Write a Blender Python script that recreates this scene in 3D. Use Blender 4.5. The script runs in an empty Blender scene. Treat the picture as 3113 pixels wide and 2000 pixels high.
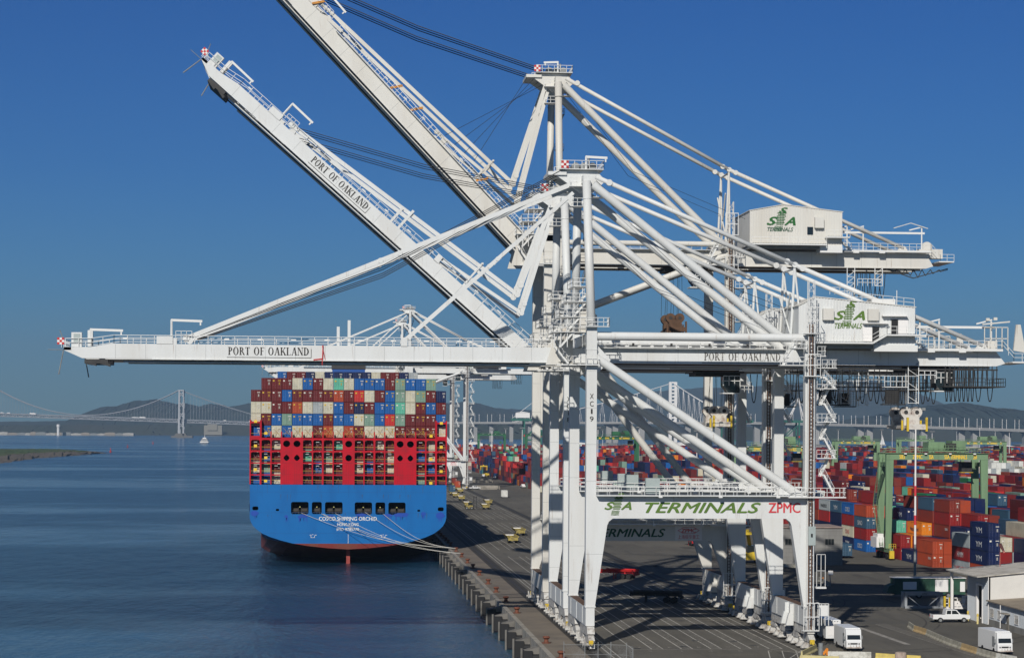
import bpy, math, random
from mathutils import Vector, Matrix
from mathutils.geometry import tessellate_polygon
R = math.radians
rnd = random.Random(7)
sc = bpy.context.scene
col = sc.collection
# ---------------------------------------------------------------- camera, world, sun, exposure
FPX, CX, CY, TH, RO, CH = 6350.0, 1556.5, 1305.0, math.atan(536.5/6350.0), 0.0055, 30.0
cam = bpy.data.objects.new('camera', bpy.data.cameras.new('camera'))
col.objects.link(cam); sc.camera = cam
cam.data.sensor_width = 36; cam.data.lens = 36*FPX/3113
cam.data.shift_y = (CY-1000)/3113
cam.data.clip_start = 1; cam.data.clip_end = 60000
cam.location = (0, 0, CH)
cam.matrix_world = Matrix.Translation((0, 0, CH)) @ Matrix.Rotation(-TH, 4, 'Z') @ Matrix.Rotation(R(90), 4, 'X') @ Matrix.Rotation(RO, 4, 'Z')
SUNV = Vector((-0.55, -1.55, 1.0)).normalized()        # towards the sun
ELEV = math.asin(SUNV.z); AZ = math.atan2(SUNV.x, SUNV.y)
w = bpy.data.worlds.new('World'); sc.world = w; w.use_nodes = True
nt = w.node_tree; bg = nt.nodes['Background']
sky = nt.nodes.new('ShaderNodeTexSky'); sky.sky_type = 'NISHITA'; sky.sun_disc = False
sky.sun_elevation = ELEV; sky.sun_rotation = AZ
sky.altitude = 0; sky.air_density = 1.0; sky.dust_density = 0.25; sky.ozone_density = 4.0
tcw = nt.nodes.new('ShaderNodeTexCoord'); sxyz = nt.nodes.new('ShaderNodeSeparateXYZ'); nt.links.new(tcw.outputs['Generated'], sxyz.inputs[0])
tint = nt.nodes.new('ShaderNodeValToRGB'); nt.links.new(sxyz.outputs[2], tint.inputs[0]); cr = tint.color_ramp
cr.elements[0].position = 0.0; cr.elements[0].color = (0.25, 0.48, 0.70, 1); cr.elements[1].position = 0.62; cr.elements[1].color = (0.38, 0.36, 0.36, 1)
for ps, c_ in ((0.03, (0.20, 0.46, 0.75)), (0.06, (0.15, 0.43, 0.76)), (0.12, (0.095, 0.36, 0.74)), (0.20, (0.07, 0.315, 0.71))):
    e = cr.elements.new(ps); e.color = (*c_, 1)
mul = nt.nodes.new('ShaderNodeMix'); mul.data_type = 'RGBA'; mul.blend_type = 'MULTIPLY'; mul.inputs[0].default_value = 1.0
nt.links.new(sky.outputs[0], mul.inputs[6]); nt.links.new(tint.outputs[0], mul.inputs[7]); nt.links.new(mul.outputs[2], bg.inputs[0]); bg.inputs[1].default_value = 0.075
sun = bpy.data.objects.new('sun', bpy.data.lights.new('sun', 'SUN')); col.objects.link(sun)
sun.data.energy = 4.5; sun.data.angle = R(0.53); sun.data.color = (1.0, 0.955, 0.88)
sun.rotation_euler = SUNV.to_track_quat('Z', 'Y').to_euler()
sc.view_settings.view_transform = 'Standard'; sc.view_settings.look = 'None'
sc.view_settings.exposure = 0.0; sc.view_settings.gamma = 1.0
sc.cycles.volume_max_steps = 64
# ---------------------------------------------------------------- measuring helpers (photo position -> point on a plane of the world)
_c, _s = math.cos(TH), math.sin(TH)
def W(px, py, Y):
    dx = px-CX; dy = CY-py; u = dx-RO*dy; v = dy+RO*dx
    t = Y/(_c*FPX-_s*u); return Vector((t*(_s*FPX+_c*u), Y, CH+t*v))
def G(px, py, z=0.0):
    dx = px-CX; dy = CY-py; u = dx-RO*dy; v = dy+RO*dx
    t = (z-CH)/v; return Vector((t*(_s*FPX+_c*u), t*(_c*FPX-_s*u), z))
# ---------------------------------------------------------------- materials
MATS = {}
def mat(name, rgb, rough=0.6, metal=0.0, var=0.0, scale=0.3, dirt=None, dirt_amt=0.35, bump=0.0, bscale=5.0, streak=False, spec=0.4):
    if name in MATS: return MATS[name]
    m = bpy.data.materials.new(name); m.use_nodes = True; MATS[name] = m
    n = m.node_tree.nodes; l = m.node_tree.links; b = n['Principled BSDF']
    b.inputs['Base Color'].default_value = (*rgb, 1); b.inputs['Roughness'].default_value = rough
    b.inputs['Metallic'].default_value = metal; b.inputs['Specular IOR Level'].default_value = spec
    if var or dirt:
        tc = n.new('ShaderNodeNewGeometry'); mp = n.new('ShaderNodeMapping'); l.new(tc.outputs['Position'], mp.inputs[0])
        mp.inputs['Scale'].default_value = (1, 1, 0.12 if streak else 1)
        nz = n.new('ShaderNodeTexNoise'); nz.inputs['Scale'].default_value = scale; nz.inputs['Detail'].default_value = 6; nz.inputs['Roughness'].default_value = 0.62
        l.new(mp.outputs[0], nz.inputs['Vector'])
        mx = n.new('ShaderNodeMix'); mx.data_type = 'RGBA'
        d = dirt or tuple(c*(1-var) for c in rgb)
        mx.inputs[6].default_value = (*rgb, 1); mx.inputs[7].default_value = (*d, 1)
        rmp = n.new('ShaderNodeMapRange'); rmp.inputs[1].default_value = 0.45; rmp.inputs[2].default_value = 0.72
        rmp.inputs[4].default_value = (dirt_amt if dirt else 1.0)
        l.new(nz.outputs[0], rmp.inputs[0]); l.new(rmp.outputs[0], mx.inputs[0]); l.new(mx.outputs[2], b.inputs['Base Color'])
    if bump:
        g2 = n.new('ShaderNodeNewGeometry'); n2 = n.new('ShaderNodeTexNoise'); n2.inputs['Scale'].default_value = bscale; n2.inputs['Detail'].default_value = 4
        l.new(g2.outputs['Position'], n2.inputs['Vector'])
        bp = n.new('ShaderNodeBump'); bp.inputs['Strength'].default_value = 0.6; bp.inputs['Distance'].default_value = bump
        l.new(n2.outputs[0], bp.inputs['Height']); l.new(bp.outputs[0], b.inputs['Normal'])
    return m
WHITE = mat('crane_white_paint', (0.62, 0.63, 0.62), 0.5, dirt=(0.45, 0.42, 0.37), dirt_amt=0.35, scale=0.25, streak=True)
WHITE2 = mat('crane_cream_paint', (0.60, 0.585, 0.54), 0.5, dirt=(0.42, 0.37, 0.30), dirt_amt=0.35, scale=0.25, streak=True)
def grime(m, amt):
    n = m.node_tree.nodes; l = m.node_tree.links; b = n['Principled BSDF']; src = b.inputs['Base Color'].links[0].from_socket
    g = n.new('ShaderNodeNewGeometry'); mp = n.new('ShaderNodeMapping'); mp.inputs['Scale'].default_value = (1.6, 1.6, .10); l.new(g.outputs['Position'], mp.inputs[0])
    z = n.new('ShaderNodeTexNoise'); z.inputs['Scale'].default_value = 1.5; z.inputs['Detail'].default_value = 7; z.inputs['Roughness'].default_value = .7; l.new(mp.outputs[0], z.inputs['Vector'])
    r = n.new('ShaderNodeMapRange'); r.inputs[1].default_value = .60; r.inputs[2].default_value = .74; r.inputs[4].default_value = amt; l.new(z.outputs[0], r.inputs[0])
    x = n.new('ShaderNodeMix'); x.data_type = 'RGBA'; x.inputs[7].default_value = (.24, .15, .09, 1); l.new(r.outputs[0], x.inputs[0]); l.new(src, x.inputs[6]); l.new(x.outputs[2], b.inputs['Base Color'])
GREASY = mat('greasy_white_paint', (0.52, 0.51, 0.48), 0.6, dirt=(0.14, 0.10, 0.075), dirt_amt=0.9, scale=1.6)
grime(WHITE, .6); grime(WHITE2, .7)
RAILW = mat('railing_white', (0.66, 0.66, 0.64), 0.5)
RUST = mat('rusty_brown', (0.11, 0.06, 0.035), 0.85, var=0.5, scale=1.2)
RUSTY = mat('rust_stained_white', (0.55, 0.52, 0.47), 0.6, dirt=(0.16, 0.07, 0.04), dirt_amt=0.85, scale=1.1)
DARK = mat('dark_steel', (0.035, 0.034, 0.033), 0.6, var=0.4, scale=1)
BLACK = mat('black_rubber', (0.012, 0.012, 0.013), 0.7)
ROPE = mat('wire_rope', (0.02, 0.02, 0.022), 0.5)
GREY = mat('grey_steel', (0.22, 0.23, 0.23), 0.5, var=0.25, scale=1)
PGREY = mat('pale_grey_box', (0.34, 0.39, 0.38), 0.5, var=0.12, scale=1)
RED = mat('bright_red_paint', (0.50, 0.02, 0.02), 0.5, var=0.3, scale=0.8)
SIGNW = mat('sign_white', (0.72, 0.70, 0.68), 0.6)
YEL = mat('yellow_paint', (0.60, 0.42, 0.03), 0.55, var=0.35, scale=1.5)
ORG = mat('orange_paint', (0.65, 0.22, 0.02), 0.55)
TXTG = mat('letter_green', (0.085, 0.165, 0.02), 0.6, var=0.25, scale=0.6)
TXTG2 = mat('letter_dark_green', (0.01, 0.07, 0.035), 0.6)
TXTK = mat('letter_black', (0.02, 0.018, 0.016), 0.6, dirt=(0.12, 0.11, 0.10), dirt_amt=.8, scale=1.5)
TXTW = mat('letter_worn_black', (0.06, 0.055, 0.05), 0.7, dirt=(0.5, 0.49, 0.46), dirt_amt=0.8, scale=3.0)
TXTR = mat('letter_red', (0.55, 0.04, 0.05), 0.6)
TXTWH = mat('letter_white', (0.7, 0.7, 0.68), 0.6)
TXTY = mat('letter_yellow', (0.75, 0.48, 0.03), 0.6)
GLASS = mat('dark_glass', (0.015, 0.02, 0.022), 0.08, spec=0.6)
RTGG = mat('rtg_green', (0.165, 0.265, 0.145), 0.55, dirt=(0.10, 0.15, 0.09), dirt_amt=0.6, scale=0.5, streak=True)
RTGD = mat('rtg_dark_green', (0.02, 0.12, 0.05), 0.55, dirt=(0.03, 0.08, 0.04), dirt_amt=0.6, scale=0.5)
CONC = mat('concrete', (0.30, 0.275, 0.235), 0.85, dirt=(0.13, 0.12, 0.10), dirt_amt=0.8, scale=0.5, bump=0.02)
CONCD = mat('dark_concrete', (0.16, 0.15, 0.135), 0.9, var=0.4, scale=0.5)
# ---------------------------------------------------------------- mesh collector
class MB:
    def __init__(s): s.v = []; s.f = []
    def quad(s, *p):
        i = len(s.v); s.v += [tuple(q) for q in p]; s.f.append(tuple(range(i, i+len(p)))); return s
    def box(s, x0, x1, y0, y1, z0, z1):
        i = len(s.v)
        s.v += [(x, y, z) for z in (z0, z1) for y in (y0, y1) for x in (x0, x1)]
        s.f += [tuple(i+k for k in q) for q in ((0, 2, 3, 1), (4, 5, 7, 6), (0, 1, 5, 4), (2, 6, 7, 3), (0, 4, 6, 2), (1, 3, 7, 5))]; return s
    def beam(s, p, q, wd, ht, up=(0, 0, 1)):
        p = Vector(p); q = Vector(q); d = (q-p).normalized(); u = Vector(up)
        if abs(d.dot(u)) > 0.98: u = Vector((0, 1, 0)) if abs(d.y) < .9 else Vector((1, 0, 0))
        r = d.cross(u).normalized()*wd/2; u2 = r.cross(d).normalized()*ht/2
        i = len(s.v)
        for e in (p, q):
            for a, b in ((-1, -1), (1, -1), (1, 1), (-1, 1)): s.v.append(tuple(e+r*a+u2*b))
        s.f += [tuple(i+k for k in t) for t in ((3, 2, 1, 0), (4, 5, 6, 7), (0, 1, 5, 4), (1, 2, 6, 5), (2, 3, 7, 6), (3, 0, 4, 7))]; return s
    def tube(s, p, q, r, n=8, r2=None, cap=True):
        p = Vector(p); q = Vector(q); d = (q-p).normalized(); r2 = r if r2 is None else r2
        a = d.cross(Vector((0, 0, 1)) if abs(d.z) < .95 else Vector((1, 0, 0))).normalized(); b = d.cross(a)
        i = len(s.v)
        for e, rr in ((p, r), (q, r2)):
            for k in range(n):
                t = 2*math.pi*k/n; s.v.append(tuple(e+a*(rr*math.cos(t))+b*(rr*math.sin(t))))
        for k in range(n): s.f.append((i+k, i+n+k, i+n+(k+1) % n, i+(k+1) % n))
        if cap: s.f.append(tuple(i+k for k in range(n))); s.f.append(tuple(i+n+k for k in reversed(range(n))))
        return s
    def poly(s, pts, r, n=6):
        for a, b in zip(pts[:-1], pts[1:]): s.tube(a, b, r, n)
        return s
    def prism(s, pts, axis, a, b):      # 2d outline extruded; axis 'y': pts=(x,z); 'x': (y,z); 'z': (x,y)
        def P(p, t): return (p[0], t, p[1]) if axis == 'y' else ((t, p[0], p[1]) if axis == 'x' else (p[0], p[1], t))
        i = len(s.v); n = len(pts)
        s.v += [P(p, a) for p in pts]+[P(p, b) for p in pts]
        s.f.append(tuple(range(i, i+n))); s.f.append(tuple(reversed(range(i+n, i+2*n))))
        for k in range(n): s.f.append((i+k, i+n+k, i+n+(k+1) % n, i+(k+1) % n))
        return s
    def rail(s, pts, h=1.1, step=2.0, t=0.055):
        for a, b in zip(pts[:-1], pts[1:]):
            a = Vector(a); b = Vector(b); L = (b-a).length; n = max(1, int(L/step+.5))
            for z in (h, h*.5): s.beam(a+Vector((0, 0, z)), b+Vector((0, 0, z)), t, t)
            for k in range(n+1): p = a.lerp(b, k/n); s.beam(p, p+Vector((0, 0, h)), t, t)
        return s
    def stair(s, a, b, wd=0.8, y=None):
        a = Vector(a); b = Vector(b); d = b-a; n = max(3, int(abs(d.z)/0.35))
        side = Vector((0, 0, 1)).cross(d).normalized()*wd/2
        for sg in (-1, 1):
            s.beam(a+side*sg, b+side*sg, .06, .25); s.beam(a+side*sg+Vector((0, 0, 1)), b+side*sg+Vector((0, 0, 1)), .05, .05)
            for k in range(4): p = a+side*sg+d*(k/3); s.beam(p, p+Vector((0, 0, 1)), .04, .04)
        for k in range(n): p = a+d*((k+.5)/n); s.beam(p-side, p+side, .22, .04)
        return s
    def xf(s, M):
        s.v = [tuple(M @ Vector(p)) for p in s.v]; return s
    def build(s, name, m, parent=None, smooth=False, **kw):
        if not s.v: return None
        o_ = parent
        org = Vector((0, 0, 0))
        while o_ is not None: org += o_.location; o_ = o_.parent
        me = bpy.data.meshes.new(name)
        me.from_pydata([(x-org.x, y-org.y, z-org.z) for x, y, z in s.v], [], s.f)
        me.materials.append(m)
        if smooth:
            for p in me.polygons: p.use_smooth = len(p.vertices) == 4
        me.update()
        o = bpy.data.objects.new(name, me); col.objects.link(o); o.parent = parent
        for k, v in kw.items(): o[k] = v
        return o
def tag(o, label=None, cat=None, group=None, kind=None):
    if label: o['label'] = label
    if cat: o['category'] = cat
    if group: o['group'] = group
    if kind: o['kind'] = kind
    return o
def thing(name, label, cat, loc=(0, 0, 0), group=None):
    o = bpy.data.objects.new(name, None); col.objects.link(o); o.location = loc; o.empty_display_size = 1
    return tag(o, label, cat, group)
def struct(name, mb, m, smooth=False): return tag(mb.build(name, m, None, smooth), kind='structure')
def hull_norm(o):
    import bmesh
    b = bmesh.new(); b.from_mesh(o.data); bmesh.ops.recalc_face_normals(b, faces=b.faces); b.to_mesh(o.data); b.free(); return o
def dup(root, loc, label=None, group=None, rotz=None):
    r = root.copy(); col.objects.link(r); r.location = loc
    if rotz is not None: r.rotation_euler = (0, 0, rotz)
    if label: r['label'] = label
    if group: r['group'] = group
    for ch in list(root.children):
        c = ch.copy(); col.objects.link(c); c.parent = r
        for g in ch.children:
            d = g.copy(); col.objects.link(d); d.parent = c
    return r
ORD = ['', 'first', 'second', 'third', 'fourth', 'fifth', 'sixth', 'seventh', 'eighth', 'ninth', 'tenth', 'eleventh', 'twelfth', 'thirteenth', 'fourteenth', 'fifteenth', 'sixteenth', 'seventeenth', 'eighteenth', 'nineteenth', 'twentieth']
def ordn(i): return ORD[i] if i < len(ORD) else '%dth' % i
# ---------------------------------------------------------------- lettering
def text(s, size, m, parent, origin, ux=(1, 0, 0), uy=(0, 0, 1), name='lettering', shear=0.0, bold=0.0, width=None, align='CENTER', spacing=1.0, wscale=1.0):
    cu = bpy.data.curves.new(name, 'FONT'); cu.body = s; cu.size = size; cu.shear = shear; cu.offset = 0
    cu.align_x = 'LEFT'; cu.extrude = 0.0; cu.resolution_u = 3; cu.space_character = spacing
    ob = bpy.data.objects.new(name, cu); col.objects.link(ob)
    dg = bpy.context.evaluated_depsgraph_get(); me = bpy.data.meshes.new_from_object(ob.evaluated_get(dg)); bpy.data.objects.remove(ob)
    xs = [v.co.x for v in me.vertices] or [0, 1]; x0, x1 = min(xs), max(xs)
    k = (width/(x1-x0)) if width else wscale
    org = Vector((0, 0, 0)); q = parent
    while q is not None: org += q.location; q = q.parent
    ux = Vector(ux).normalized(); uy = Vector(uy).normalized(); nn = ux.cross(uy).normalized()
    off = -(x0+x1)/2 if align == 'CENTER' else -x0
    vs0 = [v.co.copy() for v in me.vertices]; fs0 = [tuple(p.vertices) for p in me.polygons]; V = []; F = []
    steps = [(0, 0, 0)] if not bold else [(-1, 0, 0), (0, .5, 1), (1, 0, 2), (0, -.5, 3)]
    for bx, by, bn in steps:
        i0 = len(V)
        V += [tuple(Vector(origin)+ux*((c.x+off)*k+bx*max(bold, .014*size)*.8)+uy*(c.y+by*bold*.8)+nn*(.006*bn)-org) for c in vs0]; F += [tuple(i0+q for q in f_) for f_ in fs0]
    me = bpy.data.meshes.new(name); me.from_pydata(V, [], F)
    me.materials.clear(); me.materials.append(m)
    o = bpy.data.objects.new(name, me); col.objects.link(o); o.parent = parent; return o
def arc(cx, cy, rx, ry, a0, a1, n=10): return [(cx+rx*math.cos(R(a0+(a1-a0)*k/n)), cy+ry*math.sin(R(a0+(a1-a0)*k/n))) for k in range(n+1)]
def ring(o, i): return [(o[k], o[k+1], i[k+1], i[k]) for k in range(len(o)-1)]
def rc(x0, y0, x1, y1): return [((x0, y0), (x1, y0), (x1, y1), (x0, y1))]
def dg_(x0, y0, x1, y1, w): return [((x0, y0), (x0+w, y0), (x1+w, y1), (x1, y1))]
SER = {
 'P': (0.62, rc(.09, 0, .27, 1)+rc(.03, 0, .34, .07)+rc(.03, .93, .3, 1)+ring(arc(.26, .73, .32, .27, 90, -90), arc(.26, .73, .15, .20, 90, -90))),
 'R': (0.74, rc(.09, 0, .27, 1)+rc(.03, 0, .34, .07)+rc(.03, .93, .3, 1)+ring(arc(.26, .74, .31, .26, 90, -90), arc(.26, .74, .14, .19, 90, -90))+dg_(.3, .48, .58, 0, .19)+rc(.58, 0, .76, .07)),
 'O': (0.80, ring(arc(.4, .5, .37, .52, 0, 360, 24), arc(.4, .5, .19, .46, 0, 360, 24))),
 'T': (0.70, rc(.26, 0, .44, 1)+rc(.2, 0, .5, .07)+rc(.03, .93, .67, 1)+rc(.03, .78, .07, .95)+rc(.63, .78, .67, .95)),
 'F': (0.62, rc(.09, 0, .27, 1)+rc(.03, 0, .34, .07)+rc(.03, .93, .6, 1)+rc(.56, .78, .6, .95)+rc(.24, .5, .46, .54)+rc(.43, .42, .46, .62)),
 'A': (0.76, dg_(.1, 0, .35, 1, .08)+dg_(.56, 0, .33, 1, .19)+rc(.2, .33, .6, .38)+rc(.02, 0, .22, .07)+rc(.48, 0, .76, .07)),
 'K': (0.78, rc(.09, 0, .27, 1)+rc(.03, 0, .34, .07)+rc(.03, .93, .34, 1)+dg_(.24, .42, .6, 1, .09)+dg_(.6, 0, .30, .55, .20)+rc(.52, 0, .8, .07)+rc(.5, .93, .74, 1)),
 'L': (0.64, rc(.09, 0, .27, 1)+rc(.03, .93, .34, 1)+rc(.03, 0, .62, .05)+rc(.58, .05, .62, .24)),
 'N': (0.80, rc(.10, 0, .17, 1)+rc(.03, 0, .26, .07)+rc(.03, .93, .2, 1)+dg_(.6, 0, .08, 1, .19)+rc(.66, 0, .71, 1)+rc(.58, .93, .8, 1)),
 'D': (0.78, rc(.09, 0, .27, 1)+rc(.03, 0, .3, .07)+rc(.03, .93, .3, 1)+ring(arc(.26, .5, .48, .5, 90, -90, 14), arc(.26, .5, .28, .43, 90, -90, 14))),
 ' ': (0.38, []),
}
def serif(s, width, height, m, parent, origin, ux=(1, 0, 0), uy=(0, 0, 1)):
    tot = sum(SER[c][0]+.05 for c in s); kx = width/tot; mb = MB(); x = 0
    ux = Vector(ux).normalized(); uy = Vector(uy).normalized(); o = Vector(origin)
    for c in s:
        for q in SER[c][1]: mb.quad(*[o+ux*((x+p[0])*kx-width/2)+uy*(p[1]*height) for p in q])
        x += SER[c][0]+.05
    return mb.build('lettering', m, parent)
def ssa_logo(parent, c, h, m, y):     # stylised three-letter mark with a rippled reflection
    x, z = c
    text('S', h*.50, m, parent, (x-h*.36, y, z-h*.14), shear=.35, bold=h*.03, width=h*.44)
    text('A', h*.50, m, parent, (x+h*.42, y, z-h*.14), shear=.35, bold=h*.03, width=h*.46)
    mb = MB(); sl = .22
    for k in range(9):
        z0 = z-h*.13+k*h*.07; wd = h*(.21 if k % 2 else .17); cx = x+(z0-z)*sl
        mb.quad((cx-wd, y, z0), (cx+wd*.9, y, z0), (cx+wd*.9+h*.01, y, z0+h*.04), (cx-wd+h*.01, y, z0+h*.04))
    for k in range(4):
        z0 = z-h*.22-k*h*.06; cx = x+(z0-z)*sl
        for j in range(6):
            a0 = cx-h*.2+j*h*.06; d0 = math.sin(j*1.6)*h*.01; d1 = math.sin((j+1)*1.6)*h*.01
            mb.quad((a0, y, z0+d0), (a0+h*.06, y, z0+d1), (a0+h*.06, y, z0+d1+h*.028), (a0, y, z0+d0+h*.028))
    mb.build('logo_stripes', m, parent)
    text('S', h*.36, m, parent, (x+h*.13, y, z+h*.36), shear=.35, bold=h*.025, width=h*.36)
# ================================================================ SHIP-TO-SHORE CRANES
XW, XL = 34.85, 65.35
A = dict(Wd=20.3, zp=(17.9, 21.1), zg=(39.35, 41.4), zleg=44.3, mx=34.72, my=4.9, za=64.6, pz=42.85, pr=.58, house=(64.4, 81.0, 42.1, 47.4, 48.7, 66.8), tail=95.0, hinge=31.0, tip=-37.2, outer=51.6, inner=21.5, rope=50.5, gy=3.65)
B = dict(Wd=19.5, zp=(11.65, 14.45), zg=(57.8, 60.4), zleg=62.3, mx=36.9, my=4.3, za=88.2, pz=61.0, pr=.45, house=(69.2, 85.0, 61.25, 66.9, 68.0, 75.0), tail=101.6, hinge=33.5, tip=-36.0, outer=60.0, inner=26.0, rope=62.0, gy=3.65)
def checker(parent, x, y, z, s=1.0, M=None, n=3):
    r = MB(); w_ = MB().box(x-s/2, x+s/2, y, y+.05, z, z+s)
    for i in range(n):
        for j in range(n):
            if (i+j) % 2 == 0: r.box(x-s/2+i*s/n, x-s/2+(i+1)*s/n, y-.02, y, z+j*s/n, z+(j+1)*s/n)
    if M: w_.xf(M); r.xf(M)
    p = w_.build('warning_sign', SIGNW, parent); r.build('red_squares', RED, p)
def davit(x, y, z, arm=4.2, h=2.0, dirx=1):
    m = MB(); m.tube((x, y, z), (x, y, z+h), .16, 6); m.beam((x-.1*dirx, y, z+h), (x+arm*dirx, y, z+h-.12), .22, .32); m.box(x+(arm-.25)*dirx-.1, x+(arm-.25)*dirx+.1, y-.1, y+.1, z+h-.7, z+h-.3); return m
def crane(P, Y0, ang, label, number, white=WHITE, lod=0, spreader=None, ropes=True, group=None, joints=None):
    t = thing('gantry_crane', label, 'crane', (50, Y0+P['Wd']/2, 0), group)
    Wd = P['Wd']; yc = Wd/2; zp0, zp1 = P['zp']; zg0, zg1 = P['zg']; zl = P['zleg']; hw = .7
    B_ = lambda mb, n, m=white, par=t, **k: mb.xf(Matrix.Translation((0, Y0, 0))).build(n, m, par, **k)
    g0, g1 = yc-P['gy'], yc+P['gy']
    # legs
    for y in (0, Wd):
        m = MB(); m.box(34.2, 35.62, y-hw, y+hw, zp1, zl)
        m.prism([(34.2, 5.8), (35.5, 5.8), (37.15, zp0-.9), (37.35, zp0-.45), (37.9, zp0), (37.9, zp0+.02), (35.62, zp1), (34.2, zp1)], 'y', y-hw, y+hw)
        m.box(34.12, 35.6, y-.78, y+.78, 5.72, 5.9); m.box(34.15, 35.67, y-.75, y+.75, zg0+1.6, zg0+1.75)
        leg = B_(m, 'leg', smooth=False)
        if lod < 2:
            m = MB()
            for z in range(8, int(zl)-2, 5):
                if z < zp0-1 or z > zp1+1: m.box(34.19, 35.6 if z > zp1 else 35.5+(z-5.8)*.14, y-hw-.006, y-hw, z, z+.03)
            B_(m, 'weld_seam', GREY, leg)
        m = MB(); m.box(64.6, 66.0, y-hw, y+hw, zp1, zl-1)
        m.prism([(66.0, 5.8), (64.5, 5.8), (62.75, zp0-.9), (62.55, zp0-.45), (62.0, zp0), (62.0, zp0+.02), (64.6, zp1), (66.0, zp1)], 'y', y-hw, y+hw)
        m.box(64.45, 66.08, y-.78, y+.78, 5.72, 5.9)
        B_(m, 'leg')
        # portal beam between the legs
        m = MB(); m.box(35.6, 64.62, y-.66, y+.66, zp0, zp1); m.box(35.6, 64.6, y-1.9, y-.66, zp1-.12, zp1+.02)
        pb = B_(m, 'portal_beam')
        if lod < 2:
            m = MB(); m.rail([(35.7, y-1.85, zp1), (64.5, y-1.85, zp1)], 1.15, 1.6, .07); m.rail([(35.7, y+.66, zp1), (64.5, y+.66, zp1)], 1.15, 1.6, .06)
            for x in (44.3, 52.6, 60.6): m.box(x-.25, x+.25, y-2.1, y-1.85, zp1-.3, zp1+.05); m.tube((x-.1, y-1.95, zp1), (x-.1, y-1.95, zp1+.7), .12, 6)
            B_(m, 'railing', RAILW, pb)
            m = MB(); m.box(43.3-.95, 43.3+.95, y-1.6, y-.5, zp1+.25, zp1+2.35); B_(m, 'electrical_box', PGREY, pb)
        # pipes in the frame
        m = MB(); m.tube((35.62, y, P['pz']), (64.62, y, P['pz']), P['pr'], 20, cap=False); B_(m, 'tie_pipe', smooth=True)
        if P is A:
            m = MB(); m.tube((35.4, y, 40.0), (64.3, y, zp1-.2), .61, 20, cap=False); m.prism([(35.6, 41.7), (37.6, 39.6), (35.6, 37.6)], 'y', y-.12, y+.12); m.prism([(60.2, zp1), (64.6, zp1), (62.2, zp1+1.9)], 'y', y-.1, y+.1)
            B_(m, 'diagonal_brace', smooth=True)
        else:
            m = MB(); m.tube((35.4, y, 48.0), (64.7, y, 59.2), .55, 18, cap=False); B_(m, 'diagonal_brace', smooth=True)
            m = MB(); m.tube((35.4, y, 51.0), (64.2, y, zp1-.2), .6, 18, cap=False); B_(m, 'diagonal_brace', smooth=True)
    # sill beams and cross beams along the quay
    for x0, x1 in ((34.24, 35.46), (64.62, 65.96)):
        m = MB(); m.box(x0, x1, -.68, Wd+.68, 3.2, 5.72)
        for k in range(3): m.box(x0-.05, x0, 3.0+k*7.1, 3.1+k*7.1, 3.3, 5.6)
        sb = B_(m, 'sill_beam')
        m = MB(); m.box(x0+.05, x1-.05, .72, Wd-.72, 5.722, 5.75); B_(m, 'rusty_top', RUST, sb)
        xm = (x0+x1)/2
        # equalisers and wheel bogies
        for cy in (-.4, Wd+.4):
            sg = -1 if cy < 0 else 1
            m = MB()
            ca = cy-sg*3.0
            m.prism([(ca-4.6, 2.2), (ca-3.9, 3.15), (ca+3.9, 3.15), (ca+4.6, 2.2), (ca+3.6, 1.9), (ca-3.6, 1.9)], 'x', xm-.5, xm+.5)
            for q in (-1, 1):
                cb = ca+q*3.3
                m.prism([(cb-2.2, 1.35), (cb-.7, 2.2), (cb+.7, 2.2), (cb+2.2, 1.35), (cb+1.6, 1.05), (cb-1.6, 1.05)], 'x', xm-.42, xm+.42)
            eq = B_(m, 'equaliser_beam', GREASY)
            for q in (-3.3-1.45, -3.3+1.45, 3.3-1.45, 3.3+1.45):
                cb = ca+q; m = MB()
                m.prism([(cb-1.25, .38), (cb-.95, 1.0), (cb-.3, 1.3), (cb+.3, 1.3), (cb+.95, 1.0), (cb+1.25, .38)], 'x', xm-.34, xm+.34)
                if x0 > 50: m.box(xm-1.5, xm-.2, cb-.55, cb+.45, .3, .42); m.prism([(xm-1.4, .42), (xm-.3, .42), (xm-.5, 1.0), (xm-1.1, 1.0)], 'y', cb-.35, cb+.3)
                else: m.box(xm-1.25, xm-.34, cb-.4, cb-.1, .75, 1.0); m.box(xm-1.15, xm-.5, cb+.2, cb+.5, .5, .75); m.tube((xm-.9, cb, .8), (xm-.9, cb, 1.7), .1, 6)
                bo = B_(m, 'wheel_bogie', GREASY)
                m = MB()
                for e in (-.62, .62): m.tube((xm-.36, cb+e, .36), (xm+.36, cb+e, .36), .34, 14)
                B_(m, 'wheels', DARK, bo)
            m = MB(); m.box(xm-.5, xm+.1, ca+sg*6.1-.2, ca+sg*6.1+.2, .9, 1.5); m.tube((xm-.2, ca+sg*6.1, 1.1), (xm-.2, ca+sg*6.7, 1.1), .22, 8); B_(m, 'buffer', YEL)
        if x0 > 50:
            for yy in (6.0, 9.2): m = MB(); m.box(x0-.55, x0-.002, yy, yy+.5, 2.6, 5.6); m.prism([(x0-1.1, 2.6), (x0-.1, 2.6), (x0-.1, 4.3), (x0-.7, 4.3)], 'y', yy-.1, yy+.6); B_(m, 'cable_guide')
    for x in (34.9, 65.3):
        m = MB(); m.box(x-.62, x+.62, hw, Wd-hw, zg1+.35, zg1+1.75) if P is A else m.box(x-.62, x+.62, hw, Wd-hw, zg1+.2, zl-.3)
        for y in (g0, g1): m.box(x-.5, x+.5, y-.45, y+.45, zg1, zg1+.36)
        B_(m, 'cross_beam')
    # bridge girders
    gz = zg1
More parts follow.
